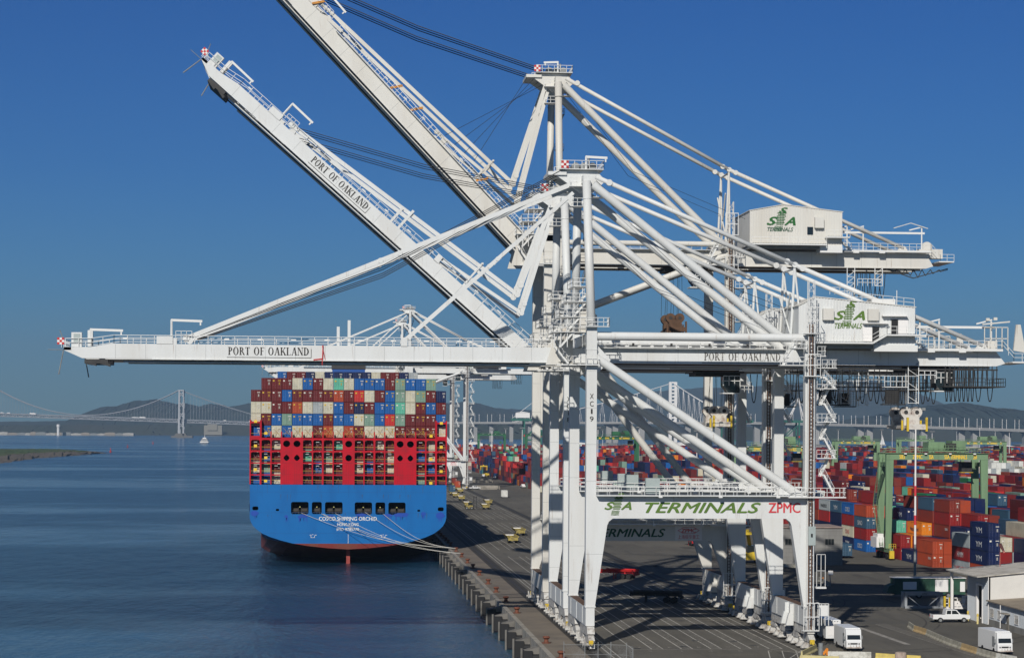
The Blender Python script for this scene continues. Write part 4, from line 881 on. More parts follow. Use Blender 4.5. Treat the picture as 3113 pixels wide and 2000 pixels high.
for sg, en in ((-1, 1560), (1, 2270)):
    e = vd(en)+Vector((0, 0, 1)); pts = []
    for k in range(15): u_ = k/14; q = t_.lerp(e, u_); q.z -= 34*u_*(1-u_); pts.append(q)
    for off in (-18, 18):
        pp = [q+Vector((0, off*k/14, 0)) for k, q in enumerate(pts)]; mb.poly(pp, 1.0, 5)
        for k in range(1, 14):
            d_ = vd(2045+(en-2045)*(k/14)); mb.beam(pp[k], (d_.x, d_.y+off, d_.z), .5, .5); d2 = vd(2045+(en-2045)*((k+.5)/14)); mb.beam(pp[k], (d2.x, d2.y+off, d2.z), .5, .5)
mb.build('suspension_cables', SIGNW, vb)
# ferry, buoys, sailing boat
p = G(621, 1347, WZ); fb = thing('ferry', 'small white passenger ferry in the bay right of the suspension bridge tower', 'ferry', p)
mb = MB(); L_ = 12; x, y = p.x, p.y
mb.prism([(x-8.5, WZ+.4), (x+8.2, WZ+.4), (x+9.5, WZ+3.6), (x-9.5, WZ+3.6)], 'y', y-4, y+30); mb.build('hull', SIGNW, fb)
mb = MB(); mb.box(x-7.4, x+7.4, y-1, y+26, WZ+4.0, WZ+6.6); mb.box(x-6, x+6, y+2, y+24, WZ+7.2, WZ+9.6); mb.box(x-3.6, x+3.6, y+4, y+12, WZ+9.8, WZ+12); mb.box(x-.3, x+.3, y+9, y+9.6, WZ+12, WZ+17.5); mb.build('cabin', SIGNW, fb)
mb = MB(); mb.box(x-7.6, x+7.6, y-1.2, y+25, WZ+4.8, WZ+6.0); mb.box(x-6.2, x+6.2, y+1.8, y+23, WZ+7.8, WZ+9.0); mb.box(x-8.6, x+8.6, y-4.1, y+20, WZ+.0, WZ+1.5); mb.build('windows', GLASS, fb)
mb = MB(); mb.prism([(x-9, y-5), (x+9, y-5), (x-10, y-10), (x-16, y+6)], 'z', WZ+.02, WZ+.25); mb.prism([(x-9, y), (x-9, y+14), (x-70, y+60), (x-160, y+95), (x-60, y+40)], 'z', WZ+.01, WZ+.06); mb.build('wake', mat('foam', (.5, .55, .58), .7), fb)
for k, (px, py, s_) in enumerate(((336, 1375, 1.2), (388, 1360, 1.0), (465, 1349, 1.2))):
    p = G(px, py, WZ); b_ = MB(); b_.tube((p.x, p.y, WZ), (p.x, p.y, WZ+2*s_), 1.1*s_, 8); b_.tube((p.x, p.y, WZ+2*s_), (p.x, p.y, WZ+4.5*s_), .6*s_, 6, r2=.2); b_.box(p.x-.5, p.x+.5, p.y-.1, p.y+.1, WZ+4*s_, WZ+5*s_)
    tag(b_.build('navigation_buoy', mat('buoy_red', (.35, .03, .03), .6)), 'small red navigation buoy in the bay, %s from the left' % ordn(k+1), 'buoy', 'red channel buoys')
p = G(2440+866/3.56, 1354, WZ); b_ = MB(); b_.prism([(p.x-6, WZ), (p.x+6, WZ), (p.x+8, WZ+2.5), (p.x-8, WZ+2.5)], 'y', p.y, p.y+4); b_.prism([(p.x-.5, WZ+3), (p.x+6, WZ+3), (p.x-.5, WZ+26)], 'y', p.y+1.8, p.y+2.0); b_.prism([(p.x-1, WZ+3), (p.x-6, WZ+3), (p.x-1, WZ+20)], 'y', p.y+1.8, p.y+2.0)
tag(b_.build('sailing_boat', SIGNW), 'white sailing boat on the strip of water behind the green gantries', 'boat')
# ================================================================ CONTAINERS: palette and meshes
CC = {'M': ('maroon', (.115, .010, .012)), 'D': ('dark red', (.22, .013, .013)), 'O': ('rust orange', (.34, .052, .018)), 'R': ('bright red', (.44, .025, .022)), 'B': ('blue', (.006, .085, .29)), 'N': ('navy blue', (.004, .013, .065)), 'G': ('cream', (.50, .47, .36)), 'H': ('pale grey', (.30, .33, .34)), 'T': ('mint green', (.10, .38, .27)), 'S': ('sage green', (.17, .27, .21)), 'K': ('pink', (.62, .03, .20)), 'A': ('orange', (.62, .18, .01)), 'W': ('white', (.62, .62, .58)), 'Y': ('yellow', (.45, .32, .04)), 'E': ('green', (.015, .17, .06)), 'C': ('steel blue', (.032, .08, .135)), 'X': ('brown red', (.18, .026, .016))}
CM = {k: mat('container_'+v[0].replace(' ', '_'), v[1], .55, spec=.22, dirt=tuple(c*.55+.02 for c in v[1]), dirt_amt=.7, scale=.45) for k, v in CC.items()}
CMB = {k: mat('bars_'+v[0].replace(' ', '_'), tuple(min(.6, c*1.35+.045) for c in v[1]), .5) for k, v in CC.items()}
BAR = mat('door_bar_grey', (.17, .15, .13), .6); LAB = mat('door_label_white', (.6, .58, .52), .6); LABY = mat('door_label_yellow', (.55, .35, .03), .6)
def cont_mb(L, Wc=2.44, Hc=2.86, sides=True):
    m = MB(); h = Wc/2; f = .10
    m.box(-h+.03, h-.03, .06, L-.06, .12, Hc-.05)          # inner shell
    for x in (-h, h-f):
        for y in (0, L-f): m.box(x, x+f, y, y+f, 0, Hc)
        m.box(x, x+f, f, L-f, Hc-.12, Hc); m.box(x, x+f, f, L-f, .02, .16)
    for y in (0, L-f): m.box(-h+f, h-f, y, y+f, Hc-.13, Hc); m.box(-h+f, h-f, y, y+f, .02, .17)
    if sides:
        n = int(L/.56)
        for k in range(n):
            y = .3+k*(L-.6)/n; m.box(-h-.012, -h+.03, y, y+.26, .16, Hc-.12); m.box(h-.03, h+.012, y, y+.26, .16, Hc-.12)
    return m
def door_mb(Wc=2.44, Hc=2.86):
    m = MB(); h = Wc/2
    m.box(-h+.12, -.02, -.0, .06, .18, Hc-.15); m.box(.02, h-.12, -.0, .06, .18, Hc-.15)
    for k in range(5):
        z = .35+k*.5; m.box(-h+.2, -.1, -.025, 0, z, z+.24); m.box(.1, h-.2, -.025, 0, z, z+.24)
    return m
def bars_mb(Wc=2.44, Hc=2.86):
    m = MB()
    for x in (-.92, -.36, .36, .92): m.box(x-.025, x+.025, -.085, -.04, .1, Hc-.06)
    for x in (-.92, -.36, .36, .92): m.box(x-.02, x+.16, -.09, -.05, 1.1, 1.2)
    return m
def lab_mb(r):
    m = MB()
    m.box(.30, 1.0, -.095, -.088, 2.15, 2.3)
    for k in range(4): m.box(.50, .80, -.095, -.088, 1.2+k*.16, 1.28+k*.16)
    if r: m.box(-.95, -.55, -.095, -.088, 2.0, 2.35)
    return m
ME = {}
def me_of(key, fn, m):
    if key not in ME: o = fn().build('tmp', m); ME[key] = o.data; bpy.data.objects.remove(o)
    return ME[key]
def cobj(name, me, parent=None, loc=(0, 0, 0)):
    o = bpy.data.objects.new(name, me); col.objects.link(o); o.location = loc; o.parent = parent; return o
cnt = 0
def container(x, y, z, code, L, label, group, H=2.86, door=True, rotz=0, sides=True, labs=1, logo=None):
    global cnt; cnt += 1
    o = cobj('shipping_container', me_of(('c', L, H, code, sides), lambda: cont_mb(L, Hc=H, sides=sides), CM[code]), None, (x, y, z)); tag(o, label, 'container', group)
    if rotz: o.rotation_euler = (0, 0, rotz)
    if door:
        d = cobj('door', me_of(('d', H, code), lambda: door_mb(Hc=H), CM[code]), o); cobj('locking_bars', me_of(('b', H, code), lambda: bars_mb(Hc=H), CMB[code]), d)
        if labs: cobj('door_labels', me_of(('l', labs), lambda: lab_mb(labs > 1), LABY if labs == 3 else LAB), d)
    return o
# ================================================================ THE SHIP
SX, SY = 3.25, 513.0
RB = bpy.data.materials.new('hull_paint'); RB.use_nodes = True
n = RB.node_tree.nodes; l = RB.node_tree.links; b = n['Principled BSDF']; b.inputs['Roughness'].default_value = .5; b.inputs['Specular IOR Level'].default_value = .25
g = n.new('ShaderNodeNewGeometry'); sp = n.new('ShaderNodeSeparateXYZ'); l.new(g.outputs['Position'], sp.inputs[0])
nz = n.new('ShaderNodeTexNoise'); nz.inputs['Scale'].default_value = .25; nz.inputs['Detail'].default_value = 7; mp = n.new('ShaderNodeMapping'); mp.inputs['Scale'].default_value = (1, 1, .25); l.new(g.outputs['Position'], mp.inputs[0]); l.new(mp.outputs[0], nz.inputs['Vector'])
mr = n.new('ShaderNodeMapRange'); mr.inputs[1].default_value = .5; mr.inputs[2].default_value = .75; mr.inputs[4].default_value = .8; l.new(nz.outputs[0], mr.inputs[0])
mb1 = n.new('ShaderNodeMix'); mb1.data_type = 'RGBA'; mb1.inputs[6].default_value = (.003, .118, .36, 1); mb1.inputs[7].default_value = (.003, .085, .28, 1); l.new(mr.outputs[0], mb1.inputs[0])
mb2 = n.new('ShaderNodeMix'); mb2.data_type = 'RGBA'; mb2.inputs[6].default_value = (.17, .026, .022, 1); mb2.inputs[7].default_value = (.13, .065, .04, 1); l.new(mr.outputs[0], mb2.inputs[0])
st = n.new('ShaderNodeMath'); st.operation = 'GREATER_THAN'; st.inputs[1].default_value = 1.85; l.new(sp.outputs[2], st.inputs[0])
mb3 = n.new('ShaderNodeMix'); mb3.data_type = 'RGBA'; l.new(st.outputs[0], mb3.inputs[0]); l.new(mb2.outputs[2], mb3.inputs[6]); l.new(mb1.outputs[2], mb3.inputs[7]); l.new(mb3.outputs[2], b.inputs['Base Color'])
DKIN = mat('mooring_deck_dark', (.012, .012, .014), .8)
SRED = mat('lashing_bridge_red', (.44, .004, .016), .55, spec=.2, dirt=(.28, .01, .02), dirt_amt=.8, scale=.3)
SREDD = mat('panel_seam_red', (.22, .005, .012), .6)
ship = thing('container_ship', 'huge blue-sterned container ship with red lashing bridge moored at the quay', 'ship', (SX, SY, WZ))
tr_ = [(24.0, 16.2), (24.0, 12), (24.0, 8.2), (23.75, 7.2), (23.2, 6.2), (22.3, 5.3), (21.0, 4.35), (19.0, 3.45), (16.5, 2.65), (13.6, 1.9), (10, 1.3), (5, .75), (0, .45)]
fu_ = [(24, 16.2), (24, 12), (24, 8), (24, 6), (24, 4), (24, 2), (24, -1), (24, -4), (23.6, -7), (22, -10), (16, -12), (8, -12), (0, -12)]
secs = []
for yy in (0, 4, 9, 15, 22, 32, 45, 60, 80, 280, 310, 330, 345, 355, 362):
    t = min(1, yy/80); t = t**1.15; row = []
    bw = 1 if yy <= 280 else max(.02, 1-((yy-280)/84)**2.2)
    for (a, c), (d_, e) in zip(tr_, fu_): row.append(((a+(d_-a)*t)*bw, (c+(e-c)*t)))
    secs.append((yy, row))
mb = MB()
for (y0, r0), (y1, r1) in zip(secs[:-1], secs[1:]):
    for k in range(len(r0)-1):
        for sg in (1, -1):
            q = [(SX+sg*r0[k][0], SY+y0, r0[k][1]), (SX+sg*r0[k+1][0], SY+y0, r0[k+1][1]), (SX+sg*r1[k+1][0], SY+y1, r1[k+1][1]), (SX+sg*r1[k][0], SY+y1, r1[k][1])]
            mb.quad(*(q if sg > 0 else q[::-1]))
    mb.quad((SX-r0[0][0], SY+y0, 16.2), (SX+r0[0][0], SY+y0, 16.2), (SX+r1[0][0], SY+y1, 16.2), (SX-r1[0][0], SY+y1, 16.2))
# transom with cut openings
def rr(cx, cz, hw_, hh, r=.45, n_=4):
    pts = []
    for (sx, sz, a0) in ((1, 1, 0), (-1, 1, 90), (-1, -1, 180), (1, -1, 270)): pts += arc(cx+sx*(hw_-r), cz+sz*(hh-r), r, r, a0, a0+90, n_)
    return pts
def zx(v): return SX+(v-810)/2.265/12.375
def zz_(v, d=0): return 48.17-.03568*v+.5
ops = []
for a, b_, c, d_ in ((418, 538, 1007, 1091), (560, 628, 1008, 1091), (650, 770, 1009, 1092), (853, 972, 1011, 1095), (995, 1062, 1012, 1096), (1084, 1202, 1013, 1097), (155, 196, 1037, 1063), (1424, 1465, 1047, 1074), (315, 337, 1054, 1069), (1283, 1303, 1063, 1077)):
    zt_, zb_ = 30-(1080+c/2.265-1303.2-(0.0055*(a-810)/2.265))/12.375, 30-(1080+d_/2.265-1303.2-(0.0055*(a-810)/2.265))/12.375
    ops.append(((zx(a)+zx(b_))/2, (zt_+zb_)/2, abs(zx(b_)-zx(a))/2, (zt_-zb_)/2))
outl = [(SX+x, z) for x, z in tr_]+[(SX-x, z) for x, z in reversed(tr_[:-1])]
loops = [outl]+[rr(cx, cz, hw_, hh, min(.45, hh*.8)) for cx, cz, hw_, hh in ops]
for dy, fl in ((0, False), (.35, True)):
    vv = [(x, SY+dy, z) for L_ in loops for x, z in L_]
    for tri in tessellate_polygon([[Vector((x, z, 0)) for x, z in L_] for L_ in loops]):
        if dy == 0: mb.quad(*[vv[i] for i in tri])
for L_ in loops[1:]:
    for k in range(len(L_)):
        a, b_ = L_[k], L_[(k+1) % len(L_)]
        if (a[0]-b_[0])**2+(a[1]-b_[1])**2 > 1e-8: mb.quad((a[0], SY, a[1]), (b_[0], SY, b_[1]), (b_[0], SY+.5, b_[1]), (a[0], SY+.5, a[1]))
hull = hull_norm(mb.build('hull', RB, ship))
for i, (cx, cz, hw_, hh) in enumerate(ops):
    m = MB(); m.box(cx-hw_-.6, cx+hw_+.6, SY+7, SY+7.1, cz-hh-.3, cz+hh+.5); m.box(cx-hw_-.6, cx+hw_+.6, SY+.5, SY+7, cz-hh-.4, cz-hh-.2); m.box(cx-hw_-.6, cx+hw_+.6, SY+.5, SY+7, cz+hh+.4, cz+hh+.6); m.box(cx-hw_-.8, cx-hw_-.6, SY+.5, SY+7, cz-hh-.4, cz+hh+.6); m.box(cx+hw_+.6, cx+hw_+.8, SY+.5, SY+7, cz-hh-.4, cz+hh+.6)
    mo = m.build('mooring_opening' if i < 6 else 'fairlead', DKIN, hull)
    if i < 6:
        m = MB()
        for q in ((-.45, .45) if hw_ > 1.5 else (0,)):
            x = cx+q*hw_*1.1; m.tube((x-.6, SY+2.2, cz-hh+.8), (x+.6, SY+2.2, cz-hh+.8), .6, 12); m.box(x-.8, x-.62, SY+1.8, SY+2.6, cz-hh-.2, cz-hh+1.5); m.box(x+.62, x+.8, SY+1.8, SY+2.6, cz-hh-.2, cz-hh+1.5)
        m.rail([(cx-hw_, SY+.8, cz-hh), (cx+hw_, SY+.8, cz-hh)], .9, 1.2, .06); m.build('mooring_winch', mat('winch_grey_brown', (.04, .035, .03), .7), ship)
        m = MB(); m.box(cx-.15, cx+.15, SY+1.9, SY+2.1, cz+.1, cz+.4); m.build('winch_light', mat('lamp_lens_yellow', (.6, .55, .2), .4), ship)
rz = random.Random(11)
for zx0, zy0, w_, h_ in ((505, 1105, 60, 30), (900, 1098, 90, 24), (1080, 1100, 80, 22), (1200, 1092, 60, 20), (1170, 1098, 110, 30), (1325, 1088, 40, 30), (1440, 1100, 70, 55), (165, 1088, 60, 40), (385, 1108, 26, 22), (480, 1112, 36, 22), (690, 1102, 50, 14)):
    cx, cz = zx(zx0), 30-(1080+zy0/2.265-1303.2)/12.375; a, b_ = w_/28/2, h_/28/2
    if cx+a > SX+23.9: cx = SX+23.9-a
    if cx-a < SX-23.9: cx = SX-23.9+a
    pts = [(cx+a*(1+rz.uniform(-.25, 0))*math.cos(R(k*22.5)), cz+b_*(1+rz.uniform(-.3, .0))*math.sin(R(k*22.5))) for k in range(16)]
    mb = MB(); mb.quad(*[(p[0], SY-.03-.006*(zx0 % 7), p[1]) for p in pts])
    for k in range(4): x = cx+rz.uniform(-a, a)*.7; mb.quad((x, SY-.028, cz-b_*.5-rz.uniform(.6, 1.6)), (x+.12, SY-.028, cz-b_*.5-.8), (x+.14, SY-.028, cz), (x-.05, SY-.028, cz))
    mb.build('paint_patch', mat('touch_up_blue', (.006, .055, .33), .5), hull)
m = MB()
for z in (14.4, 9.4, 4.4): m.quad((SX-(23.9 if z > 8 else 20.5), SY-.012, z), (SX+(23.9 if z > 8 else 20.5), SY-.012, z), (SX+(23.9 if z > 8 else 20.5), SY-.012, z+.05), (SX-(23.9 if z > 8 else 20.5), SY-.012, z+.05))
for k in range(7): x = SX-21+k*7; m.quad((x, SY-.015, 13.2), (x+.05, SY-.015, 13.2), (x+.05, SY-.015, 16.1), (x, SY-.015, 16.1))
m.build('plate_seam', mat('seam_blue', (.003, .07, .24), .5), hull)
m = MB(); rs = random.Random(3)
for k in range(46):
    x = SX+rs.uniform(-22.5, 22.5); zt_ = rs.choice((16.1, 16.1, 13.9, 9.3, 8.9)); L_ = rs.uniform(.5, 2.2); w_ = rs.uniform(.04, .12)
    if zt_ < 9.5 and abs(x-SX) > 20: continue
    m.quad((x, SY-.018, zt_-L_), (x+w_*.3, SY-.018, zt_-L_), (x+w_, SY-.018, zt_), (x-w_*.3, SY-.018, zt_))
m.build('rust_streaks', mat('thin_rust_wash', (.05, .06, .10), .8), hull)
text('COSCO SHIPPING ORCHID', 1.32, TXTWH, hull, (SX-.1, SY-.04, 7.5), bold=.02, width=14.1)
text('HONG KONG', 1.0, TXTWH, hull, (SX-.1, SY-.04, 6.2), bold=.015, width=5.2); text('IMO 9785770', 1.0, TXTWH, hull, (SX-.1, SY-.04, 5.02), bold=.015, width=5.4)
mb = MB()
for k in range(12): mb.quad((SX-.08, SY-.04, 1.95+k*.19), (SX+.08, SY-.04, 1.95+k*.19), (SX+.08, SY-.04, 2.05+k*.19), (SX-.08, SY-.04, 2.05+k*.19))
for cx in (SX-8.7, SX+8.5):
    for dx, dz, w_, h_ in ((-.7, .8, .5, .1), (-.1, .9, .3, .1), (.5, .8, .5, .1), (-.45, .25, .1, .4), (-.4, .2, .4, .1), (.15, .2, .4, .1), (.45, .25, .1, .4)): mb.quad((cx+dx, SY-.04, 3.1+dz), (cx+dx+w_, SY-.04, 3.1+dz), (cx+dx+w_, SY-.04, 3.1+dz+h_), (cx+dx, SY-.04, 3.1+dz+h_))
mb.build('draught_marks', TXTWH, hull)
m = MB(); m.prism([(SY+3.2, 1.2), (SY+9, 1.0), (SY+10, -5), (SY+4.6, -9), (SY+2.4, -9), (SY+2.8, -2)], 'x', SX-.45, SX+.45); m.build('rudder', mat('antifouling_red', (.30, .04, .03), .6, var=.4, scale=.6), ship)
# lashing bridge
PT = 2.535; X0 = SX-PT*19/2; YL = SY+3.2
tb = [16.25, 18.6, 21.5, 24.45, 27.35]           # floors of the bridge levels
solid = (3, 4, 9, 14, 15)
m = MB()
for i in range(20):
    x = X0+i*PT; topz = 32.0 if i in (0, 1, 18, 19) else 27.7; t_ = .16 if i not in (1, 3, 5, 7, 9, 10, 12, 14, 16, 18) else .22
    m.box(x-t_, x+t_, YL, YL+1.6, 16.2, topz)
    if topz < 30: m.box(x-.14, x+.14, YL, YL+.5, 27.7, 29.2)
for z in tb[1:]: m.box(X0, X0+19*PT, YL+.02, YL+.9, z-.22, z+.08)
for i in range(19):
    xa, xb = X0+i*PT+.16, X0+(i+1)*PT-.16; cx = (xa+xb)/2; hw_ = (xb-xa)/2
    if i in solid: pass
    else:
        for zt2, hh2 in ((27.65, .95), (24.4, .45)):       # arched heads of the top two rows
            pts = [(xa, zt2), (xa, zt2-hh2-.1)]+[(cx-hw_*math.cos(R(a_)), zt2-hh2-.1+hh2*.75*math.sin(R(a_))) for a_ in range(15, 166, 15)]+[(xb, zt2-hh2-.1), (xb, zt2)]
            L2 = [Vector((p[0], p[1], 0)) for p in pts]
            for tri in tessellate_polygon([L2]): m.quad(*[(pts[k][0], YL+.05, pts[k][1]) for k in tri])
            m.box(xa, xb, YL+.05, YL+.9, zt2-.08, zt2+.02)
    if i in (0, 18):
        for z, hh2 in ((31.3, .4),): m.box(xa, xb, YL, YL+1.5, 31.2, 31.6); m.box(xa, xb, YL, YL+1.5, 27.5, 28.1)
lb = hull_norm(m.build('lashing_bridge', SRED, ship))
for i in solid:
    m = MB(); xa, xb = X0+i*PT+.1, X0+(i+1)*PT-.1; cx = (xa+xb)/2
    lp = [[(xa, 16.25), (xb, 16.25), (xb, 27.7), (xa, 27.7)], arc(cx, 26.2, .86, .80, 0, 345, 23)]
    lp.append(arc(cx, 22.75, .8, .8, 0, 345, 23) if i == 9 else arc(cx, 22.75, .75, .78, 0, 270, 3))
    if i != 9: lp[2] = [(cx+.75, 22.7), (cx+.45, 23.2), (cx, 23.55), (cx-.45, 23.2), (cx-.75, 22.7), (cx-.45, 22.2), (cx, 21.95), (cx+.45, 22.2)]
    vv = [p for L_ in lp for p in L_]
    for tri in tessellate_polygon([[Vector((p[0], p[1], 0)) for p in L_] for L_ in lp]): m.quad(*[(vv[k][0], YL-.02, vv[k][1]) for k in tri]); m.quad(*[(vv[k][0], YL+.2, vv[k][1]) for k in tri])
    hull_norm(m.build('solid_panel', SRED, lb))
m = MB()
for i in solid:
    xa = X0+i*PT
    for q in (.7, 1.27, 1.85): m.box(xa+q-.02, xa+q+.02, YL-.05, YL-.025, 16.4, 21.4)
    m.box(xa+.2, xa+PT-.2, YL-.05, YL-.025, 18.6, 18.66); m.box(xa+.2, xa+PT-.2, YL-.05, YL-.025, 21.5, 21.56)
m.build('panel_seams', SREDD, lb)
m = MB(); m2 = MB(); m3 = MB()
for i in range(19):
    if i in solid: continue
    xa, xb = X0+i*PT+.16, X0+(i+1)*PT-.16
    for z in tb[:-1]:
        m.beam((xa, YL+.1, z+.95+(.1 if z < 17 else 0)), (xb, YL+.1, z+.95), .05, .07); m2.beam((xa, YL+.12, z+.5), (xb, YL+.12, z+.5), .05, .05)
        if (i*7+int(z)) % 3 == 0: m2.beam((xa+.3, YL+.9, z+.1), (xb-.5, YL+1.2, z+2.2), .05, .05); m2.beam((xb-.3, YL+.9, z+.1), (xa+.5, YL+1.2, z+2.2), .05, .05)
        if (i+int(z)) % 2 == 0: m3.box(xa+.7, xa+1.5, YL+.3, YL+.5, z+2.1, z+2.2)
m.beam((X0+.2, YL+.1, 28.7), (X0+19*PT-.2, YL+.1, 28.7), .05, .06)
m.build('yellow_handrail', mat('handrail_yellow', (.55, .35, .05), .5), lb); m2.build('lashing_rods', BAR, lb); m3.build('lamps', SIGNW, lb)
m = MB()
for i, z in ((0, 25.0), (1, 22.1), (0, 19.2), (1, 16.4), (17, 16.0), (18, 18.9), (17, 21.9), (18, 24.9), (17, 27.6), (18, 30.8), (0, 31.0), (1, 28.1)): m.box(X0+i*PT+.9, X0+i*PT+1.65, YL-.12, YL-.03, z+.3, z+.95)
m.build('tier_sign', mat('sign_yellow', (.75, .5, .03), .5), lb)
m = MB()
for i in range(1, 18):
    x = X0+i*PT
    for q in (0, 1): m.beam((x+.1+q*PT-.2*q, YL+.4, 28.0), (x+PT*(1-q)-.05+.1*q, YL+1.9, 30.4), .05, .05)
    m.beam((x-.25, YL+.2, 28.4), (x-.25, YL+.2, 29.3), .09, .09)
m.build('cross_lashings', mat('lashing_orange_brown', (.45, .30, .12), .6), lb)
# containers on the stern
YC = YL+1.7; Z6 = 27.75; DZ = 2.935
tiers = {
 2: (1, 'MMMGBMGTGBBBMSBBS'), 3: (0, 'MMMBMMMMOMRGMBSGSMN'), 4: (0, 'GGMMOGHGBMNMBBTGMBM'), 5: (0, 'GMBSBBBMBBGSBRSMMMB'), 6: (0, 'BBGBGGMOGOMGGGMMMMG'),
 7: (0, 'MMG..MMMT.MMGM..MGM'), 8: (0, 'MBM..TMSM.MMMG..BGO'), 9: (0, 'GSM..MBGM.GBMG..MBM'), 10: (0, 'BBG..MMMM.MMMM..SMM')}
GS = 'containers stacked behind the ship\'s stern'
def shiplab(code, tier, i, n_):
    return '%s container end on ship, tier %d from top, %s from left' % (CC[code][0], tier, ordn(i+1))
for i, cd in enumerate('BMMNGNNNNNGMMNH'):
    container(SX-PT*19/2+PT*(i+2.5), SY+55.5, 42.45, cd, 12.2, shiplab(cd, 1, i, 15), GS, sides=False, labs=1+(i*3) % 3)
for tnum, (off, s_) in tiers.items():
    z = Z6+DZ*(6-tnum)
    for i, cd in enumerate(s_):
        if cd == '.': continue
        container(X0+PT*(i+off+.5), YC+0, z if tnum < 10 else 16.3, cd, 12.2, shiplab(cd, tnum, i, 19), GS, sides=(i+off in (0, 18) or tnum < 3), labs=1+(i*5+tnum*3) % 3)
# bays further forward: one uncountable mass seen only over the top
bays = {}
r2 = random.Random(5)
for bay in range(24):
    y = SY+8+bay*13.9+(14 if bay > 8 else 0)+(18 if bay > 17 else 0)
    if y > SY+330: break
    for i in range(19):
        if y > SY+290 and not 4 < i < 14: continue
        for k in range(9):
            if bay == 0 and k >= 0: continue
            tp = 6+(2 if 1 < i < 17 else 0)
            if k >= tp or (3 <= bay <= 4 and k > 6): continue
            if not (i in (0, 18) or k >= tp-1 or bay in (1,)): continue
            if bay in (3,) : pass
            cd = r2.choice('MMMDBNGGSXHOM'); bays.setdefault(cd, MB()).box(X0+i*PT+.05, X0+(i+1)*PT-.05, y, y+12.2, 16.4+k*DZ+.05, 16.4+(k+1)*DZ)
for cd, m in bays.items(): tag(m.build('deck_cargo', CM[cd]), '%s containers massed on the forward bays of the ship' % CC[cd][0], 'cargo', kind='stuff')
fn = W(1060, 1110, 642); m = MB(); m.box(fn.x-5.0, fn.x+5.0, 642, 652, 16, fn.z-1.2); m.build('funnel', mat('funnel_blue', (.01, .07, .28), .5), ship); m = MB(); m.box(fn.x-5.2, fn.x+5.2, 641.8, 652.2, fn.z-1.2, fn.z+.8); m.build('funnel_top', DARK, ship)
m = MB(); m.box(fn.x-18, fn.x+18, 790, 800, 16, 44); m.box(fn.x-24, fn.x+24, 789, 798, 44, 46.5); m.build('deckhouse', SIGNW, ship)
# mooring lines
ROPEW = mat('mooring_rope_white', (.55, .53, .48), .8)
bol1, bol2 = G(1371, 1690), G(1383, 1700)
for k, (a, b_, e) in enumerate((((490, 1085), 0, 0), ((628, 1090), 1, 0), ((725, 1088), 1, 1), ((930, 1080), 0, 0), ((1055, 1092), 0, 1), ((640, 1092), 0, 1))):
    p = W(700+a[0]/2.265, 1080+a[1]/2.265, SY-.2); q = (Vector((29.4, 510, .9)) if not b_ else Vector((29.4, 488, .9)))
    m = MB(); pts = [p.lerp(q, t/12)+Vector((0, 0, -2.0*math.sin(math.pi*t/12))) for t in range(13)]; m.poly(pts, .045, 5)
    tag(m.build('mooring_line', ROPEW), 'pale mooring line from ship stern to quay, %s from the left' % ordn([1, 2, 4, 5, 6, 3][k]), 'rope', 'mooring lines from the stern')
# ================================================================ CONTAINER YARD
RX0, RP, BPY = 131.7, 2.55, 12.75
def front_z(n): return n*2.88
stacks = {}       # (x,y) -> list of codes from the ground up
def colour(x, y, r_):
    v = math.sin(x*.09+3)+math.sin(y*.031+x*.02)+math.sin(y*.011-x*.05+1)
    if 330 < x and y < 1150: return r_.choice('WWWWGH')
    pal = 'DDXOMDXRDBNG' if v > .6 else ('NNBCNNDXM' if v < -1.0 else ('GWGHSTXDE' if v < -.85 else 'DXMDOBNDRGTACSXDDXMMDNBODR'))
    return r_.choice(pal)
ry = random.Random(21)
row0 = {420.5: 'ONNN', 433.3: 'HDH', 460.0: 'OO', 473.0: 'N', 486.5: 'DD', 518.0: 'BDCO', 531.0: 'NGDB', 544.0: 'NNNC', 557.0: 'DNRH', 570.0: 'XNOD'}
extra = {(460.0, 1): 'OO', (460.0, 2): 'XO', (433.3, 1): 'DG', (433.3, 2): 'DGH', (420.5, 1): 'NDG', (420.5, 2): 'DHD', (407.7, 2): 'NNN', (407.7, 3): 'NDGG', (420.5, 3): 'DDGG', (420.5, 4): 'XXRHD',
 (473.0, 1): 'XD', (473.0, 3): 'MOXDX', (473.0, 4): 'OXDRO', (473.0, 5): 'DXOX', (473.0, 2): 'NN', (486.5, 1): 'GA', (486.5, 2): 'WGA', (486.5, 3): 'XNDXC', (518.0, 1): 'DDDR', (518.0, 2): 'GNDTN', (531.0, 2): 'DNGND', (499.4, 3): 'NNDXX', (499.4, 5): 'NDXDN'}
def add(x, y, codes): stacks[(round(x, 2), round(y, 2))] = codes
ys1 = [407.7, 420.5, 433.3, 447.0, 460.0, 473.0, 486.5, 499.4, 518.0, 531.0, 544.0, 557.0, 570.0, 583.0]
for y in ys1:
    for blk in range(4):
        for r in range(8):
            x = RX0+blk*25.8+r*RP
            if x > .352*y: continue
            ya_ = y-7.5
            if blk == 0 and r == 0 and y in row0: add(x, ya_, row0[y]); continue
            if blk == 0 and (y, r) in extra: add(x, ya_, extra[(y, r)]); continue
            if blk == 0 and r == 0: continue
            if y < 447 and blk == 0 and r < 2: continue
            if blk == 0 and 440 < y < 458: continue
            h_ = ry.choice((3, 4, 4, 5)) if y > 480 or blk else ry.choice((2, 3, 3, 4))
            if blk == 0 and y >= 518 and r < 2: h_ = 4
            add(x, ya_, ''.join(colour(x, y, ry) for _ in range(h_)))
ys1 = [round(q-7.5, 2) for q in ys1]
blkoff = random.Random(2)
